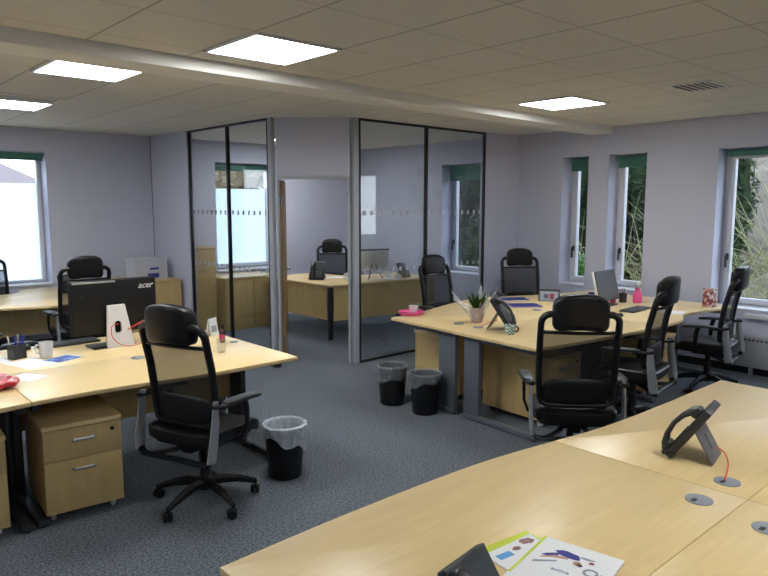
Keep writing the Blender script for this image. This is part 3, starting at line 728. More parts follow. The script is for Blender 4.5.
# ------------------------------------------------------------------ desk items
DZ = .7303
def phone(label, x, y, rz, z=DZ, body='darkgrey', side=-1, sc=1.0):
    """+x faces the user; slab leaning back on a foot"""
    t = thing('desk_phone', label, 'telephone', (x, y, z), rz); t.scale = (sc, sc, sc)
    tilt = Matrix.Translation((.075, 0, .012)) @ Matrix.Rotation(math.radians(56), 4, 'Y')
    # local slab: along -x' upwards
    G().box((-.115, 0, -.004), (.23, .175, .030), .006, tilt).build('body', body, t)
    g = G(); g.prism([(-.105, -.0275-.0425*0-side*.0+(-.035 if side > 0 else -.0)), (-.02, -.0275+(-.035 if side > 0 else 0)), (-.02, .045+(-.015 if side > 0 else .02)), (-.105, .045+(-.015 if side > 0 else .02))], .0112, .0122, 0, tilt); g.build('button_panel', 'charcoal', t)
    g = G()
    for i in range(4):
        for j in range(3): g.box((-.035-.02*i, -.012+.022*j-(.02 if side > 0 else -.01), .0138), (.012, .014, .0035), .001, tilt)
    g.build('keypad', 'phonegrey', t)
    g = G(); g.prism([(-.205, -.02 if side < 0 else -.078), (-.13, -.02 if side < 0 else -.078), (-.13, .078 if side < 0 else .02), (-.205, .078 if side < 0 else .02)], .0112, .0122, 0, tilt); g.build('display', 'screen', t)
    hs = G(); hy = .058*side
    hs.tube([(-.012, hy, .022), (-.03, hy, .034), (-.065, hy, .050), (-.11, hy, .056), (-.155, hy, .050), (-.195, hy, .034), (-.212, hy, .022)], [.012, .014, .010, .009, .010, .014, .012], 10, ry=.023, mx=tilt, up=(0, 0, 1))
    hs.sup((-.028, hy, .022), (.05, .048, .022), .5, .5, 16, 8, tilt); hs.sup((-.198, hy, .022), (.05, .048, .022), .5, .5, 16, 8, tilt)
    hs.build('handset', 'darkgrey', t)
    sm = Matrix.Translation((-.044, 0, .070)) @ Matrix.Rotation(math.radians(30), 4, 'Y')
    g = G(); g.box((0, 0, 0), (.008, .15, .142), .003, sm); g.box((-.006, .0, .0), (.004, .02, .06), .001, sm); g.build('stand', 'phonegrey', t)
    cord = [(.083+.012*0, hy-.02, .018)]
    cord = [(.06+.02*math.cos(a)+.01*a/6, hy+side*(.022+.012*math.sin(a*1.0)), .018+.012*abs(math.sin(a*3))) for a in [i*.35 for i in range(22)]]
    G().tube(cord, .0028, 6).build('coiled_cord', 'black', t)
    return t
def cable(pts, r, mat, name, label, cat='cable'):
    o = G().tube(smooth3(pts), r, 7).build(name, mat); tag(o, label, cat); return o
def smooth3(pts, n=8):
    out = []
    for i in range(len(pts)-1):
        p0 = pts[max(i-1, 0)]; p1 = pts[i]; p2 = pts[i+1]; p3 = pts[min(i+2, len(pts)-1)]
        for k in range(n):
            t = k/n; out.append(tuple(.5*((2*p1[j])+(-p0[j]+p2[j])*t+(2*p0[j]-5*p1[j]+4*p2[j]-p3[j])*t*t+(-p0[j]+3*p1[j]-3*p2[j]+p3[j])*t**3) for j in (0, 1, 2)))
    out.append(tuple(pts[-1])); return out

phone('upright dark phone with arched handset on the right foreground desk', 2.715, 1.11, math.radians(101), side=1, sc=1.1)
cable([(2.715, 1.02, .795), (2.70, .985, .785), (2.66, .955, .765), (2.60, .935, .75), (2.545, .922, .7375)], .003, 'orange', 'phone_cable', 'orange cable running from the foreground phone to a grommet')
phone('black phone at the bottom edge in front of the brochures', 1.15, .935, math.radians(-82), sc=.97)
phone('black phone among plant and patterned mug on the right desks', 4.42, 3.42, math.radians(-62), sc=1.3)
cable([(4.43, 3.47, .80), (4.40, 3.53, .775), (4.37, 3.57, .75), (4.345, 3.60, .738)], .003, 'orange', 'phone_cable', 'orange cable from the phone beside the potted plant')
phone('black phone on the far left desk beside the chair back', 2.50, 8.32, math.radians(-95))
phone('dark phone with white label on the right end of the glass office desk', 6.62, 6.90, math.radians(-80))
phone('black phone at the left end of the glass office desk', 5.52, 7.45, math.radians(-140), sc=1.2)

# brochures
def brochure(label, corners_c, rz, z, w, h, pages, art, name='brochure'):
    t = thing(name, label, 'brochure', (corners_c[0], corners_c[1], z), rz)
    G().box((0, 0, pages/2), (w, h, pages), .0015).build('pages', 'paper', t)
    for (nm, mt, poly) in art: G().prism(poly, pages+.0002, pages+.0006).build(nm, mt, t)
    return t
def blob(cx, cy, rx, ry, n=14, rot=0, wv=.15, sd=0):
    r = random.Random(sd); ps = []
    for i in range(n):
        a = 2*PI*i/n; k = 1+wv*(r.random()-.5)*2; x = rx*k*math.cos(a); y = ry*k*math.sin(a)
        ps.append((cx+x*math.cos(rot)-y*math.sin(rot), cy+x*math.sin(rot)+y*math.cos(rot)))
    return ps
# +x = along the cover's right, text reads toward camera-left ; lies under the open one
b1 = brochure('white brochure with lime band and small photographs, left of the pile', (1.552, 1.052), math.radians(-7.5), DZ, .21, .29, .006, [
    ('lime_band', 'lime', [(-.105, .115)]+[(-.105+.0, .145), (.105, .145), (.105, .128), (.0, .118)]),
    ('lime_stripe', 'lime', [(.082, -.14), (.104, -.14), (.104, .12), (.098, .12)]),
    ('blue_photo', 'cover_blue', [(-.085, .062), (-.03, .062), (-.03, .088), (-.085, .088)]),
    ('red_photo', 'photo', blob(.0, .085, .016, .010, sd=3)),
    ('people_photo', 'photo', blob(.058, .10, .026, .016, 20, .2, .3, sd=4)),
    ('text_block', 'cover_grey', [(-.08, .005), (.03, .005), (.03, .008), (-.08, .008)]),
    ('text_line', 'cover_grey', [(-.08, -.01), (.05, -.01), (.05, -.007), (-.08, -.007)]),
    ('text_line', 'cover_grey', [(-.08, -.025), (.02, -.025), (.02, -.022), (-.08, -.022)])])
b2 = brochure('thick white brochure with a leaping person in blue on its cover, right of the pile', (1.548, .966), math.radians(-79.5), DZ+.0075, .24, .30, .010, [
    ('lime_edge', 'lime', [(-.12, -.10), (-.112, -.10), (-.112, .15), (-.12, .15)]),
    ('jumping_figure', 'cover_navy', blob(-.02, .082, .040, .018, rot=-.1, sd=7)),
    ('figure_leg', 'cover_navy', [(-.075, .055), (-.05, .075), (-.04, .065), (-.06, .045), (-.085, .04)]),
    ('figure_arm', 'skin', [(-.05, .06), (-.01, .066), (-.012, .056), (-.05, .045), (-.08, .025), (-.082, .03)]),
    ('figure_head', 'skin', blob(.020, .050, .013, .012, sd=9)),
    ('figure_hair', 'ink', blob(.027, .045, .010, .008, sd=10)),
    ('second_head', 'cover_red', blob(.052, .074, .008, .007, sd=11)),
    ('second_body', 'cover_grey', blob(.035, .09, .022, .006, sd=12)),
    ('skateboard', 'cover_grey', [(-.09, .0), (-.035, .035), (-.033, .028), (-.088, -.012)])])
text_mesh('Ou', .055, Matrix.Translation((.045, .005, .0106)), 'cover_letters', 'cover_grey', b2, 0, .0002)
text_mesh('active', .022, Matrix.Translation((-.03, -.02, .0106)), 'cover_text', 'cover_grey', b2, 0, .0002)

# left cluster items
t = thing('monitor', 'black flat monitor seen from behind on a white stand, left desk', 'monitor', (1.83, 4.86, DZ), math.radians(1))
G().box((-.025, .06, .29), (.615, .045, .385), .012).build('rear_housing', 'black', t)
G().box((-.025, .088, .29), (.621, .018, .391), .006).build('bezel', 'black', t)
G().box((-.025, .0985, .295), (.58, .004, .35), .001).build('screen', 'screen', t)
G().box((-.175, .034, .474), (.30, .006, .012), .002).build('top_trim', 'silver', t, 'silver trim strip')
# stand with hole
bm_pts = [(-.125, 0), (.075, 0), (.025, .305), (-.10, .305)]
g = G(); hole = arc(0, 0, .026, 0, 2*PI, 24)[:-1]; hole = [(x-.035, y*1.0+(.020 if y > 0 else -.020)+.145) for x, y in hole]
outer = []
for k in range(24):
    a = 2*PI*k/24; dx, dy = math.cos(a), math.sin(a); best = 9
    c0 = (-.035, .145)
    for i in range(4):
        p, q = bm_pts[i], bm_pts[(i+1) % 4]; ex, ey = q[0]-p[0], q[1]-p[1]; det = dx*(-ey)-dy*(-ex)
        if abs(det) < 1e-9: continue
        rx, ry = p[0]-c0[0], p[1]-c0[1]; s_ = (rx*(-ey)-ry*(-ex))/det; u_ = (dx*ry-dy*rx)/det
        if s_ > 0 and -1e-6 <= u_ <= 1+1e-6: best = min(best, s_)
    outer.append((c0[0]+dx*best, c0[1]+dy*best))
# snap the nearest samples to the true corners
for cpt in bm_pts:
    i = min(range(24), key=lambda k: (outer[k][0]-cpt[0])**2+(outer[k][1]-cpt[1])**2); outer[i] = cpt
vs = []; fs = []
for yy in (-.012, .012):
    lean = lambda z: .035*(z/.325)
    vs += [(x, yy+lean(z)-.02, z) for x, z in outer]+[(x, yy+lean(z)-.02, z) for x, z in hole]
for k in range(24):
    k2 = (k+1) % 24
    fs += [[k, k2, 24+k2, 24+k], [48+k2, 48+k, 72+k, 72+k2], [k2, k, 48+k, 48+k2], [24+k, 24+k2, 72+k2, 72+k]]
g.add(vs, fs); st = g.build('stand', 'white', t, 'white stand plate with an oval cable hole')
G().box((-.07, .06, .010), (.30, .17, .014), .006).build('stand_base', 'black', t)
tm = Matrix.Translation((.145, .0365, .41)) @ Matrix.Rotation(PI/2, 4, 'X')
text_mesh('acer', .062, tm, 'maker_logo', 'logo', t, .35, .0008, 'silver acer lettering')
text_mesh('LED', .016, Matrix.Translation((-.27, .0368, .37)) @ Matrix.Rotation(PI/2, 4, 'X'), 'small_lettering', 'charcoal', t, 0, .0004)
cable([(1.79, 4.83, .90), (1.74, 4.815, .89), (1.735, 4.81, .82), (1.775, 4.80, .765), (1.85, 4.80, .735), (1.94, 4.83, .735), (2.0, 4.87, .80), (1.985, 4.86, .88), (1.92, 4.84, .875), (1.86, 4.835, .85), (1.95, 4.82, .90), (2.03, 4.84, .91), (2.06, 4.86, .88)], .0032, 'red', 'network_cable', 'thin red cable looping around the white monitor stand')
G1 = thing('keyboard', 'black keyboard behind the white monitor stand on the left desk', 'keyboard', (1.55, 5.18, DZ), math.radians(2))
def keyboard(t, w=.42, d=.14, curved=False, km='charcoal', bmn='darkgrey'):
    G().box((0, 0, .009), (w, d, .016), .006).build('keyboard_body', bmn, t)
    g = G()
    for r in range(5):
        for c in range(18):
            if r == 0 and 4 < c < 11: continue
            g.box((-w/2+.025+c*(w-.05)/17, -d/2+.022+r*(d-.045)/4, .0195), ((w-.05)/17*.8, (d-.045)/4*.78, .006), .0012)
    g.box((-.02, -d/2+.022, .0195), (w*.3, (d-.045)/4*.78, .006), .0012)
    g.build('keys', km, t)
keyboard(G1)
def mouse(label, x, y, rz, mat='black', z=DZ):
    t = thing('computer_mouse', label, 'mouse', (x, y, z), rz)
    G().sup((0, 0, .012), (.105, .058, .040), .8, .75, 24, 12, bend=lambda v: Vector((v.x, v.y, max(v.z, -.0115)))).build('shell', mat, t)
    G().lathe([(.0, -.003), (.008, -.003), (.008, .003), (0, .003)], 12, (0, 0, 0), Matrix.Translation((.028, 0, .029)) @ Matrix.Rotation(PI/2, 4, 'X')).build('scroll_wheel', 'charcoal', t)
mouse('black mouse behind the white mug on the left desk', 1.27, 5.20, 1.2)
def mug(label, x, y, rz, r, h, mat, inner='coffee', name='mug', handle=True, z=DZ):
    t = thing(name, label, 'mug', (x, y, z), rz)
    G().lathe([(0, .001), (r*.78, .001), (r*.84, .006), (r, h-.004), (r*1.0, h), (r*.93, h), (r*.80, .01), (0, .009)], 32).build('cup', mat, t)
    if handle: G().tube([(r*.92, 0, h*.78), (r*1.35, 0, h*.80), (r*1.6, 0, h*.55), (r*1.35, 0, h*.28), (r*.86, 0, h*.25)], .006, 8, ry=.008).build('handle', mat if mat != 'mugpat' else 'black', t)
    G().lathe([(0, h*.55), (r*.86, h*.55)], 24).build('drink', inner, t)
    return t
mug('plain white mug on the left desk by the blue leaflet', 1.30, 4.83, 2.5, .047, .105, 'ceramic')
mug('small white mug with teal dot pattern on the right desks', 4.285, 3.235, -.75, .043, .078, 'mugpat')
mug('white cup standing on the pink tray', 4.455, 4.50, .3, .045, .062, 'ceramic', z=DZ+.012, handle=False, name='cup')
# pen pot
t = thing('pen_pot', 'black pen pot on the left desk beside the white mug', 'pen pot', (1.145, 4.93, DZ), .3)
g = G(); w = .042
g.bb((-w, -w, 0), (w, w, .004)); g.bb((-w, -w, .004), (-w+.003, w, .095)); g.bb((w-.003, -w, .004), (w, w, .095)); g.bb((-w+.003, -w, .004), (w-.003, -w+.003, .095)); g.bb((-w+.003, w-.003, .004), (w-.003, w, .095))
g.build('pot', 'darkgrey', t)
for k, (dx, dy, tx, ty, mt, lb) in enumerate(((-.02, .01, -.05, .0, 'white', 'white pen leaning left in the pot beside the mug'), (.0, .0, -.01, .03, 'blue', 'blue pen standing upright in the middle of the left pot'), (.02, -.01, .04, -.02, 'blue', 'blue pen leaning towards the white mug in the left pot'), (.01, .02, .02, .05, 'silver', 'silver pen at the back of the left pen pot'), (.02, .02, .035, .02, 'blue', 'blue pen behind the others in the left pot'))):
    o = thing('pen', lb, 'pen', (1.145+dx, 4.93+dy, DZ+.006), 0, None)
    o.rotation_euler = (-ty*4, tx*4, 0)
    G().lathe([(.001, 0), (.0045, .012), (.0045, .135)], 10).build('barrel', mt, o); G().lathe([(.0052, .09), (.0052, .148), (.003, .15)], 10).build('cap', mt, o)
# leaflet
t = thing('leaflet', 'glossy blue picture leaflet lying in front of the white mug', 'leaflet', (1.37, 4.70, DZ), math.radians(24))
G().box((0, 0, .002), (.21, .15, .003), .0005).build('sheet', 'paper', t); G().box((-.008, 0, .0037), (.185, .145, .0006)).build('cover_picture', 'bluepic', t)
# loose papers
def paper(label, x, y, rz, w=.21, h=.297, z=DZ, n=1):
    r = random.Random(int(x*1000))
    def fn(u, v): return ((u-.5)*w, (v-.5)*h, .0006+.0008*math.sin(u*5+v*3)**2)
    o = G().grid(fn, 8, 8, .0004).build('paper_sheet', 'paper'); o.location = (x, y, z+.0006); o.rotation_euler = (0, 0, rz); return tag(o, label, 'paper')
paper('white paper sheet standing in for bright reflections between pen pot and mug on the left desk', 1.17, 4.70, .3)  # white of this sheet stands in for bright reflections on the desktop
paper('white paper sheet at the left picture edge beside the pen pot', .98, 4.98, .0)
paper('white paper sheet just behind the red packet, left desk', 1.05, 4.33, .5, .15, .2)
o = G().sup((0, 0, .03), (.20, .26, .058), .8, .6, 26, 14, bend=lambda v: v+Vector((.01*math.sin(v.y*60), .008*math.sin(v.x*70), .006*math.sin(v.x*80+v.y*60)))).build('sweet_packet', 'sweets')
o.location = (.85, 4.20, DZ+.004); o.rotation_euler = (0, 0, .2); tag(o, 'crumpled red and white packet at the left picture edge', 'packet')
# card, bottles, glass
t = thing('greeting_card', 'white folded greeting card standing on the left desk near its corner', 'card', (2.50, 4.775, DZ), math.radians(28))
for s in (-1, 1): G().box((0, 0, .07), (.105, .002, .14), 0, Matrix.Translation((0, s*.025, 0)) @ Matrix.Rotation(s*.17, 4, 'X')).build('leaf', 'paper', t)
G().box((0, 0, .055), (.07, .0012, .05), 0, Matrix.Translation((0, -.0268, 0)) @ Matrix.Rotation(-.17, 4, 'X')).build('printed_picture', 'cover_grey', t)
def bottle(label, x, y, r, h, mat, cap='black', band=None, z=DZ):
    t = thing('bottle', label, 'bottle', (x, y, z))
    G().lathe([(0, .001), (r*.9, .001), (r, .006), (r, h*.58), (r*.75, h*.70), (r*.38, h*.80), (r*.38, h*.88), (0, h*.88)], 24).build('body', mat, t)
    G().lathe([(r*.45, h*.88), (r*.45, h), (0, h)], 18).build('cap', cap, t)
    if band: G().lathe([(r+.0006, h*.2), (r+.0006, h*.5)], 24).build('label_band', band, t)
    return t
bottle('small dark bottle with magenta label beside the greeting card', 2.42, 4.47, .02, .13, 'juice', band='pinkdark')
bottle('slim black bottle behind the magenta-labelled one', 2.455, 4.52, .014, .125, 'black', band='black')
t = thing('drinking_glass', 'clear drinking glass near the corner of the left desk', 'glass', (2.25, 4.17, DZ))
G().lathe([(0, .002), (.026, .002), (.032, .10), (.030, .10), (.024, .010), (0, .010)], 28).build('tumbler', 'clear', t)
o = G().lathe([(0, .0005), (.03, .0005), (.03, .004), (0, .004)], 24).build('metal_disc', 'grommet'); o.location = (2.50, 4.44, DZ); tag(o, 'small grey metal disc lying on the left desk near the bottles', 'disc')

# right cluster items
t = thing('tray', 'round pink plastic tray on the near corner of the right desks', 'tray', (4.40, 4.47, DZ), RZ)
G().lathe([(0, .001), (.105, .001), (.115, .004), (.125, .028), (.121, .028), (.110, .009), (0, .008)], 36).build('dish', 'pink', t)
# plant
t = thing('potted_plant', 'small potted plant wrapped in clear cellophane on the right desks', 'plant', (4.53, 3.78, DZ))
G().lathe([(0, .001), (.048, .001), (.066, .12), (.070, .12), (.070, .132), (.062, .132), (.055, .11), (0, .11)], 28).build('pot', 'terracotta', t)
rn = random.Random(5); g = G()
for k in range(90):
    a = rn.random()*2*PI; r = .02+.06*rn.random(); L = .09+.11*rn.random(); z0 = .115
    d = Vector((math.cos(a), math.sin(a), 1.2+rn.random())).normalized(); s = Vector((-math.sin(a), math.cos(a), 0))*.010
    p = Vector((r*.4*math.cos(a), r*.4*math.sin(a), z0)); m1 = p+d*L*.55; tip = p+d*L+Vector((0, 0, -.02))
    g.add([p-s*.3, p+s*.3, m1+s, m1-s, tip], [[0, 1, 2, 3], [3, 2, 4]])
g.build('foliage', 'leaf', t)
g = G()
def fan(a0, a1, r0, r1, z0, z1, seed):
    def fn(u, v):
        a = a0+(a1-a0)*u; k = v**1.3; spike = 1-.55*abs(math.sin(u*PI*1.5+seed))*v
        r = r0+(r1-r0)*k*spike; return (r*math.cos(a)+.006*math.sin(u*22+v*5), r*math.sin(a)+.006*math.cos(u*19), z0+(z1-z0)*v*spike)
    g.grid(fn, 22, 10)
fan(-.3, .9, .055, .19, .03, .33, 0); fan(1.3, 2.6, .055, .26, .03, .27, 1.0); fan(2.9, 4.2, .055, .13, .03, .20, 2.0); fan(4.5, 5.8, .055, .20, .03, .36, .5)
g.build('cellophane_wrap', 'cello', t)
# folders
def slab(name, label, cat, x, y, rz, w, d, h, mat, z=DZ, part='pages'):
    t = thing(name, label, cat, (x, y, z), rz)
    G().box((0, 0, h*.5), (w-.006, d-.006, h*.8), .001).build(part, 'paper', t)
    G().box((0, 0, h-.0008), (w, d, .0018), .0005).build('front_cover', mat, t); G().box((0, 0, .0014), (w, d, .0018), .0005).build('back_cover', mat, t)
slab('folder', 'dark blue folder lying in front of the other on the right desks', 'folder', 5.62, 4.07, math.radians(-35), .31, .23, .012, 'navy')
slab('folder', 'dark blue folder lying behind the other, before the far chair', 'folder', 5.90, 4.42, math.radians(-35), .30, .22, .015, 'navy')
# desk calendar
t = thing('desk_calendar', 'dark framed desk calendar with red detail near the blue folders', 'calendar', (6.12, 4.11, DZ), math.radians(-60))
for s in (-1, 1): G().box((0, 0, .065), (.22, .003, .13), .0008, Matrix.Translation((0, s*.03, 0)) @ Matrix.Rotation(s*.22, 4, 'X')).build('board', 'charcoal', t)
G().box((0, 0, .058), (.19, .0012, .10), 0, Matrix.Translation((0, -.033, 0)) @ Matrix.Rotation(-.22, 4, 'X')).build('page', 'cover_grey', t)
G().box((.03, -.0012, .055), (.045, .0012, .06), 0, Matrix.Translation((0, -.033, 0)) @ Matrix.Rotation(-.22, 4, 'X')).build('red_picture', 'cover_red', t)
G().box((-.03, -.0012, .055), (.05, .0012, .045), 0, Matrix.Translation((0, -.033, 0)) @ Matrix.Rotation(-.22, 4, 'X')).build('dark_picture', 'ink', t)
# monitor right
t = thing('monitor', 'grey-screened monitor tilted back on the right desks by the windows', 'monitor', (6.30, 3.50, DZ), math.radians(4))
mt_ = Matrix.Translation((0, 0, .045)) @ Matrix.Rotation(math.radians(-14), 4, 'X')
G().box((0, .02, .165), (.43, .03, .31), .008, mt_).build('rear_housing', 'white', t)
G().box((0, -.001, .165), (.436, .014, .316), .004, mt_).build('bezel', 'charcoal', t)
G().box((0, -.0085, .167), (.405, .002, .28), 0, mt_).build('screen', 'screen', t)
G().box((0, .05, .008), (.22, .18, .014), .005).build('stand_base', 'charcoal', t); G().box((0, .075, .09), (.06, .03, .16), .008).build('stand_neck', 'charcoal', t)
t = thing('keyboard', 'black keyboard in front of the grey monitor on the right desks', 'keyboard', (6.20, 3.17, DZ), math.radians(3)); keyboard(t, .40, .15)
mouse('black mouse beside the keyboard on the right desks', 5.72, 3.09, -.3)
# pink bottle with sticks, pots
t = thing('reed_diffuser', 'bright pink bottle holding thin sticks on the right desks', 'bottle', (6.72, 3.42, DZ))
G().lathe([(0, .001), (.042, .001), (.048, .01), (.048, .085), (.03, .115), (.026, .14), (.030, .15), (.024, .15), (.022, .118), (0, .10)], 28).build('bottle', 'pink', t)
for k in range(6):
    a = 1.1*k; G().tube([(0.004*math.cos(a), .004*math.sin(a), .105), (.10*math.cos(a), .10*math.sin(a), .34)], .0022, 6).build('reed', 'twig', t)
t = thing('pen_pot', 'dark pen pot between the grey monitor and the pink bottle', 'pen pot', (6.62, 3.53, DZ)); G().lathe([(0, .001), (.038, .001), (.04, .10), (.036, .10), (.034, .006), (0, .006)], 24).build('pot', 'darkgrey', t)
for k in range(3):
    o = thing('pen', ['black pen in the pot beside the pink bottle', 'magenta pen in the pot beside the pink bottle', 'white pen in the pot beside the pink bottle'][k], 'pen', (6.62, 3.53, DZ+.008), 0)
    o.rotation_euler = ((.16, -.12, .05)[k], (-.1, .12, .17)[k], 0); G().lathe([(.001, 0), (.0045, .01), (.0045, .14), (.003, .145)], 10).build('barrel', ('black', 'pinkdark', 'white')[k], o)
o = G().box((0, 0, .045), (.07, .05, .09), .004).build('small_box', 'pinkdark'); o.location = (6.545, 3.60, DZ); o.rotation_euler = (0, 0, .4); tag(o, 'small magenta box next to the grey monitor', 'box')
for k, (x, y, m, lb) in enumerate(((6.86, 3.32, 'ceramic', 'small white carton right of the pink bottle'), (6.90, 3.24, 'cover_red', 'small dark red carton right of the pink bottle'), (6.95, 3.14, 'paper', 'small cream carton farthest right of the pink bottle'))):
    o = G().box((0, 0, .022), (.05, .05, .044), .002).build('carton', m); o.location = (x, y, DZ); tag(o, lb, 'carton')
paper('white paper sheet behind the side-on chair on the right desks', 6.35, 2.92, .2)
t = thing('gift_box', 'tall dark red checked gift box on the right desks beside the window', 'box', (6.98, 2.78, DZ), -.2)
G().box((0, 0, .085), (.10, .10, .17), .003).build('carton', 'giftpat', t); G().box((0, 0, .179), (.104, .104, .016), .002).build('lid', 'giftpat', t)
# small blue object beside monitor
mug('small navy cup behind the grey monitor', 6.55, 3.86, 0, .035, .08, 'navy', name='cup')

# office items
t = thing('monitor', 'silver-backed monitor on the glass office desk', 'monitor', (6.15, 7.02, DZ), math.radians(-14))
mt_ = Matrix.Translation((0, 0, .10)) @ Matrix.Rotation(math.radians(8), 4, 'X')
G().box((0, 0, .17), (.46, .025, .30), .006, mt_).build('rear_housing', 'white', t); G().box((0, .016, .17), (.466, .012, .306), .003, mt_).build('bezel', 'charcoal', t); G().box((0, -.002, .315), (.464, .034, .02), .004, mt_).build('top_trim', 'darkgrey', t); G().box((0, .0225, .17), (.43, .002, .27), 0, mt_).build('screen', 'screen', t)
g = G()
for s in (-1, 1): g.tube([(s*.02, -.02, .22), (s*.11, -.09, .008)], .009, 8)
g.tube([(0, 0, .22), (0, .10, .008)], .009, 8); g.build('stand', 'chrome', t)
paper('white papers stack inside the glass office beside its phone', 6.36, 6.90, .2)
paper('white paper sheet inside the glass office in front of its chair', 5.85, 7.55, 1.0)
o = G().sup((0, 0, .055), (.16, .12, .10), .9, .8, 22, 12, bend=lambda v: v+Vector((.012*math.sin(v.z*90), .012*math.sin(v.x*70), .006*math.sin(v.y*90)))).build('tissue_bag', 'cello'); o.location = (5.72, 7.02, DZ+.006); tag(o, 'crumpled clear bag on the glass office desk near the post', 'bag')
mug('white mug on the glass office desk beside its monitor', 6.46, 7.05, 1, .04, .09, 'ceramic')
o = G().box((0, 0, .03), (.09, .02, .06), .003).build('card_holder', 'ceramic'); o.location = (6.45, 6.83, DZ); o.rotation_euler = (0, 0, -.1); tag(o, 'small white card holder at the front edge of the office desk', 'holder')

# ------------------------------------------------------------------ outdoors
GZ = -.6
struct(G().bb((-30, -30, GZ-.2), (60, 70, GZ)).build('ground', 'earth'))
def leaves(n, boxfn, size, seed, mat, name, parent):
    r = random.Random(seed); g = G()
    for _ in range(n):
        p = Vector(boxfn(r)); d = Vector((r.gauss(0, 1), r.gauss(0, 1), r.gauss(0, .7))).normalized(); q = d.orthogonal().normalized(); s = size*(.6+.8*r.random())
        g.add([p-d*s, p+q*s*.4, p+d*s, p-q*s*.4], [[0, 1, 2, 3]])
    return g.build(name, mat, parent)
def bush(label, x, y, w, d, h, mat, seed, n=2600, size=.06, z=GZ, twigs=14, twmat='bark', name='shrub'):
    t = thing(name, label, 'shrub', (x, y, z)); r = random.Random(seed)
    lobes = [(r.uniform(-.3, .3)*d, r.uniform(-.35, .35)*w, h*r.uniform(.3, .8), r.uniform(.3, .5)) for _ in range(8)]
    def fn(r_):
        L = r_.choice(lobes); a = r_.random()*2*PI; b = math.acos(2*r_.random()-1); k = L[3]*(.75+.3*r_.random())
        return (L[0]+d*k*math.sin(b)*math.cos(a)*.8, L[1]+w*k*math.sin(b)*math.sin(a)*.8, max(.03, L[2]+h*.5*k*math.cos(b)))
    fo = leaves(n, fn, size, seed, mat, 'foliage', t)
    g = G()
    for L in lobes:
        g.sup((L[0], L[1], L[2]), (d*L[3]*1.15, w*L[3]*1.15, h*L[3]*.8), 1, 1, 16, 10, bend=lambda v: v*(1+.25*noise.noise(v*3)))
    g.build('inner_foliage', mat, fo)
    g = G()
    for k in range(twigs):
        a = r.random()*2*PI; e = Vector((d*.45*math.cos(a), w*.45*math.sin(a), h*r.uniform(.5, 1.0)))
        g.tube([(0, 0, 0), tuple(e*.4+Vector((0, 0, h*.12))), tuple(e)], [.025, .015, .006], 6)
    g.build('branches', twmat, t); return t
bush('dark evergreen shrub outside, seen through the narrow window nearest the office', 10.7, 7.0, 1.4, 1.2, 4.4, 'leafdark', 1, 5200, .07)
bush('dark evergreen shrub outside, seen through the narrow window above the monitor', 10.9, 5.55, 1.3, 1.2, 4.4, 'leafdark', 2, 5200, .07)
bush('dark evergreen shrub outside, behind the right glass partition', 11.2, 10.0, 2.2, 1.4, 4.4, 'leafdark', 3, 6000, .08)
bush('dark evergreen shrub outside between office window and narrow windows', 11.2, 8.45, 1.3, 1.2, 4.2, 'leafdark', 8, 4000, .08)
bush('dark leafy shrub outside at the left side of the wide right window', 11.3, 4.50, .85, .8, 4.2, 'leafdark', 4, 4200, .06)
bush('green shrub low outside the narrow windows', 9.7, 5.9, 1.3, .8, 1.7, 'leaf', 6, 2600, .05)
# twiggy shrubs in front of the bank
def twiggy(label, x, y, z, n, L, spread, seed, leafmat='leafpale'):
    t = thing('twiggy_shrub', label, 'shrub', (x, y, z)); r = random.Random(seed); g = G(); lf = G()
    for k in range(n):
        a = r.gauss(PI/2*0+PI*.5, 1.0); b = r.uniform(.15, 1.25); l = L*r.uniform(.6, 1.1)
        d = Vector((.35*math.cos(a)-.1, math.sin(a)*math.cos(b)*spread*(1 if r.random() < .75 else -1), math.sin(b))).normalized()
        o = Vector((r.uniform(-.15, .15), r.uniform(-.5, .5), r.uniform(0, .8)))
        pts = [o, o+d*l*.35, o+d*l*.7+Vector((0, 0, -.04*l)), o+d*l+Vector((0, 0, -.16*l))]
        g.tube(smooth3(pts, 4), [.006-.0045*i/12 for i in range(13)], 5)
        for q in range(14):
            s = .2+.8*r.random(); p = o+d*l*s+Vector((0, 0, -.16*l*s*s)); dd = (d+Vector((r.gauss(0, .5), r.gauss(0, .5), r.gauss(0, .5)))).normalized(); w = dd.orthogonal().normalized(); sz = r.uniform(.03, .07)
            lf.add([p, p+dd*sz*.5+w*sz*.13, p+dd*sz, p+dd*sz*.5-w*sz*.13], [[0, 1, 2, 3]])
    g.build('stems', 'twig', t); lf.build('foliage', leafmat, t); return t
twiggy('pale twiggy shrub outside the wide right window', 9.6, 3.70, -.3, 110, 2.1, 1.0, 3)
twiggy('pale twiggy shrub outside, at the right edge of the wide window', 10.4, 2.9, .0, 90, 2.4, 1.0, 9)
twiggy('bare pale branches crossing the narrow window above the monitor', 9.1, 4.75, .2, 12, 1.6, .6, 12)
twiggy('bare pale branches outside the narrow window nearest the office', 9.0, 5.45, .6, 6, 1.4, .8, 15)
# stone bank
def bank(u, v):
    y = -3+9.5*u; s = v; x = 12.6+3.6*s; z = GZ+4.2*s**.8
    n = noise.noise(Vector((x*1.1, y*1.1, z*1.1)))*.35+noise.noise(Vector((x*3, y*3, z*3)))*.15; return (x-n, y, z+n*.6)
tag(G().grid(bank, 60, 30, .4).build('stone_bank', 'stone'), 'pale stony bank rising outside the wide right window', 'bank')
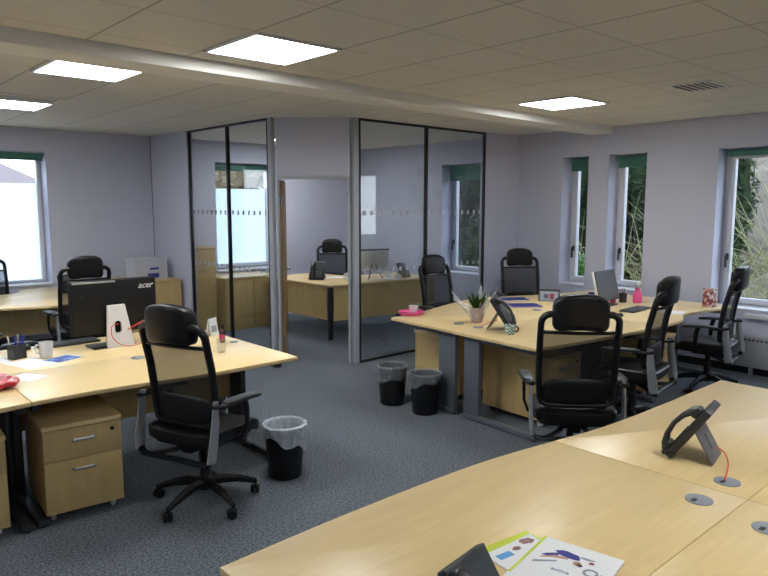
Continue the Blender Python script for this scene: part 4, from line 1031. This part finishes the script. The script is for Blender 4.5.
# house behind the left window
t = thing('house', 'tiled-roof house far outside the frosted window at far left', 'building', (.6, 26, GZ))
G().bb((-6, 0, 0), (6.6, 7, 2.9)).build('wall', 'render', t)
g = G(); g.add([(-6.5, -.5, 2.9), (7.1, -.5, 2.9), (7.1, 7.5, 2.9), (-6.5, 7.5, 2.9), (-2.6, 3.5, 5.4), (2.9, 3.5, 5.4), (-6.5, -.5, 2.8), (7.1, -.5, 2.8), (7.1, 7.5, 2.8), (-6.5, 7.5, 2.8)],
               [[0, 1, 5, 4], [1, 2, 5], [2, 3, 4, 5], [3, 0, 4], [0, 6, 7, 1], [1, 7, 8, 2], [2, 8, 9, 3], [3, 9, 6, 0], [6, 9, 8, 7]])
g.build('roof', 'tiles', t)
bush('autumn-coloured tree far outside, above the frosted office window', 15.5, 24.5, 9, 4, 6.0, 'leafrust', 21, 6000, .16, name='tree')

# ------------------------------------------------------------------ world and camera
w = bpy.data.worlds.new('overcast'); S.world = w; w.use_nodes = True; nt = w.node_tree; nt.nodes.clear()
o = nt.nodes.new('ShaderNodeOutputWorld'); b = nt.nodes.new('ShaderNodeBackground'); tc = nt.nodes.new('ShaderNodeTexCoord')
sp = nt.nodes.new('ShaderNodeSeparateXYZ'); cr = nt.nodes.new('ShaderNodeValToRGB')
cr.color_ramp.elements[0].position = .0; cr.color_ramp.elements[0].color = (.80, .86, .95, 1); cr.color_ramp.elements[1].position = .8; cr.color_ramp.elements[1].color = (.62, .74, .95, 1)
nt.links.new(tc.outputs['Generated'], sp.inputs[0]); nt.links.new(sp.outputs[2], cr.inputs[0]); nt.links.new(cr.outputs[0], b.inputs[0]); b.inputs[1].default_value = 5.0
nt.links.new(b.outputs[0], o.inputs[0])

f, pi_, ro, ya = 672, 0.12235, 0.0005, 0.8345
cp, sp_, c_r, s_r, cy, sy = math.cos(pi_), math.sin(pi_), math.cos(ro), math.sin(ro), math.cos(ya), math.sin(ya)
fw = Vector((cy*cp, sy*cp, -sp_)); rt0 = Vector((sy, -cy, 0)); up0 = rt0.cross(fw)
rt = c_r*rt0+s_r*up0; up = -s_r*rt0+c_r*up0
cam = bpy.data.cameras.new('camera'); cam.sensor_width = 36; cam.lens = f/768*36; cam.clip_start = .05; cam.clip_end = 300
co = bpy.data.objects.new('camera', cam); COL.objects.link(co)
m = Matrix((rt, up, -fw)).transposed().to_4x4(); m.translation = (0, 0, 1.75); co.matrix_world = m
S.camera = co
S.view_settings.view_transform = 'Standard'; S.view_settings.look = 'None'; S.view_settings.gamma = 1; S.view_settings.use_curve_mapping = False
S.view_settings.exposure = 0.28
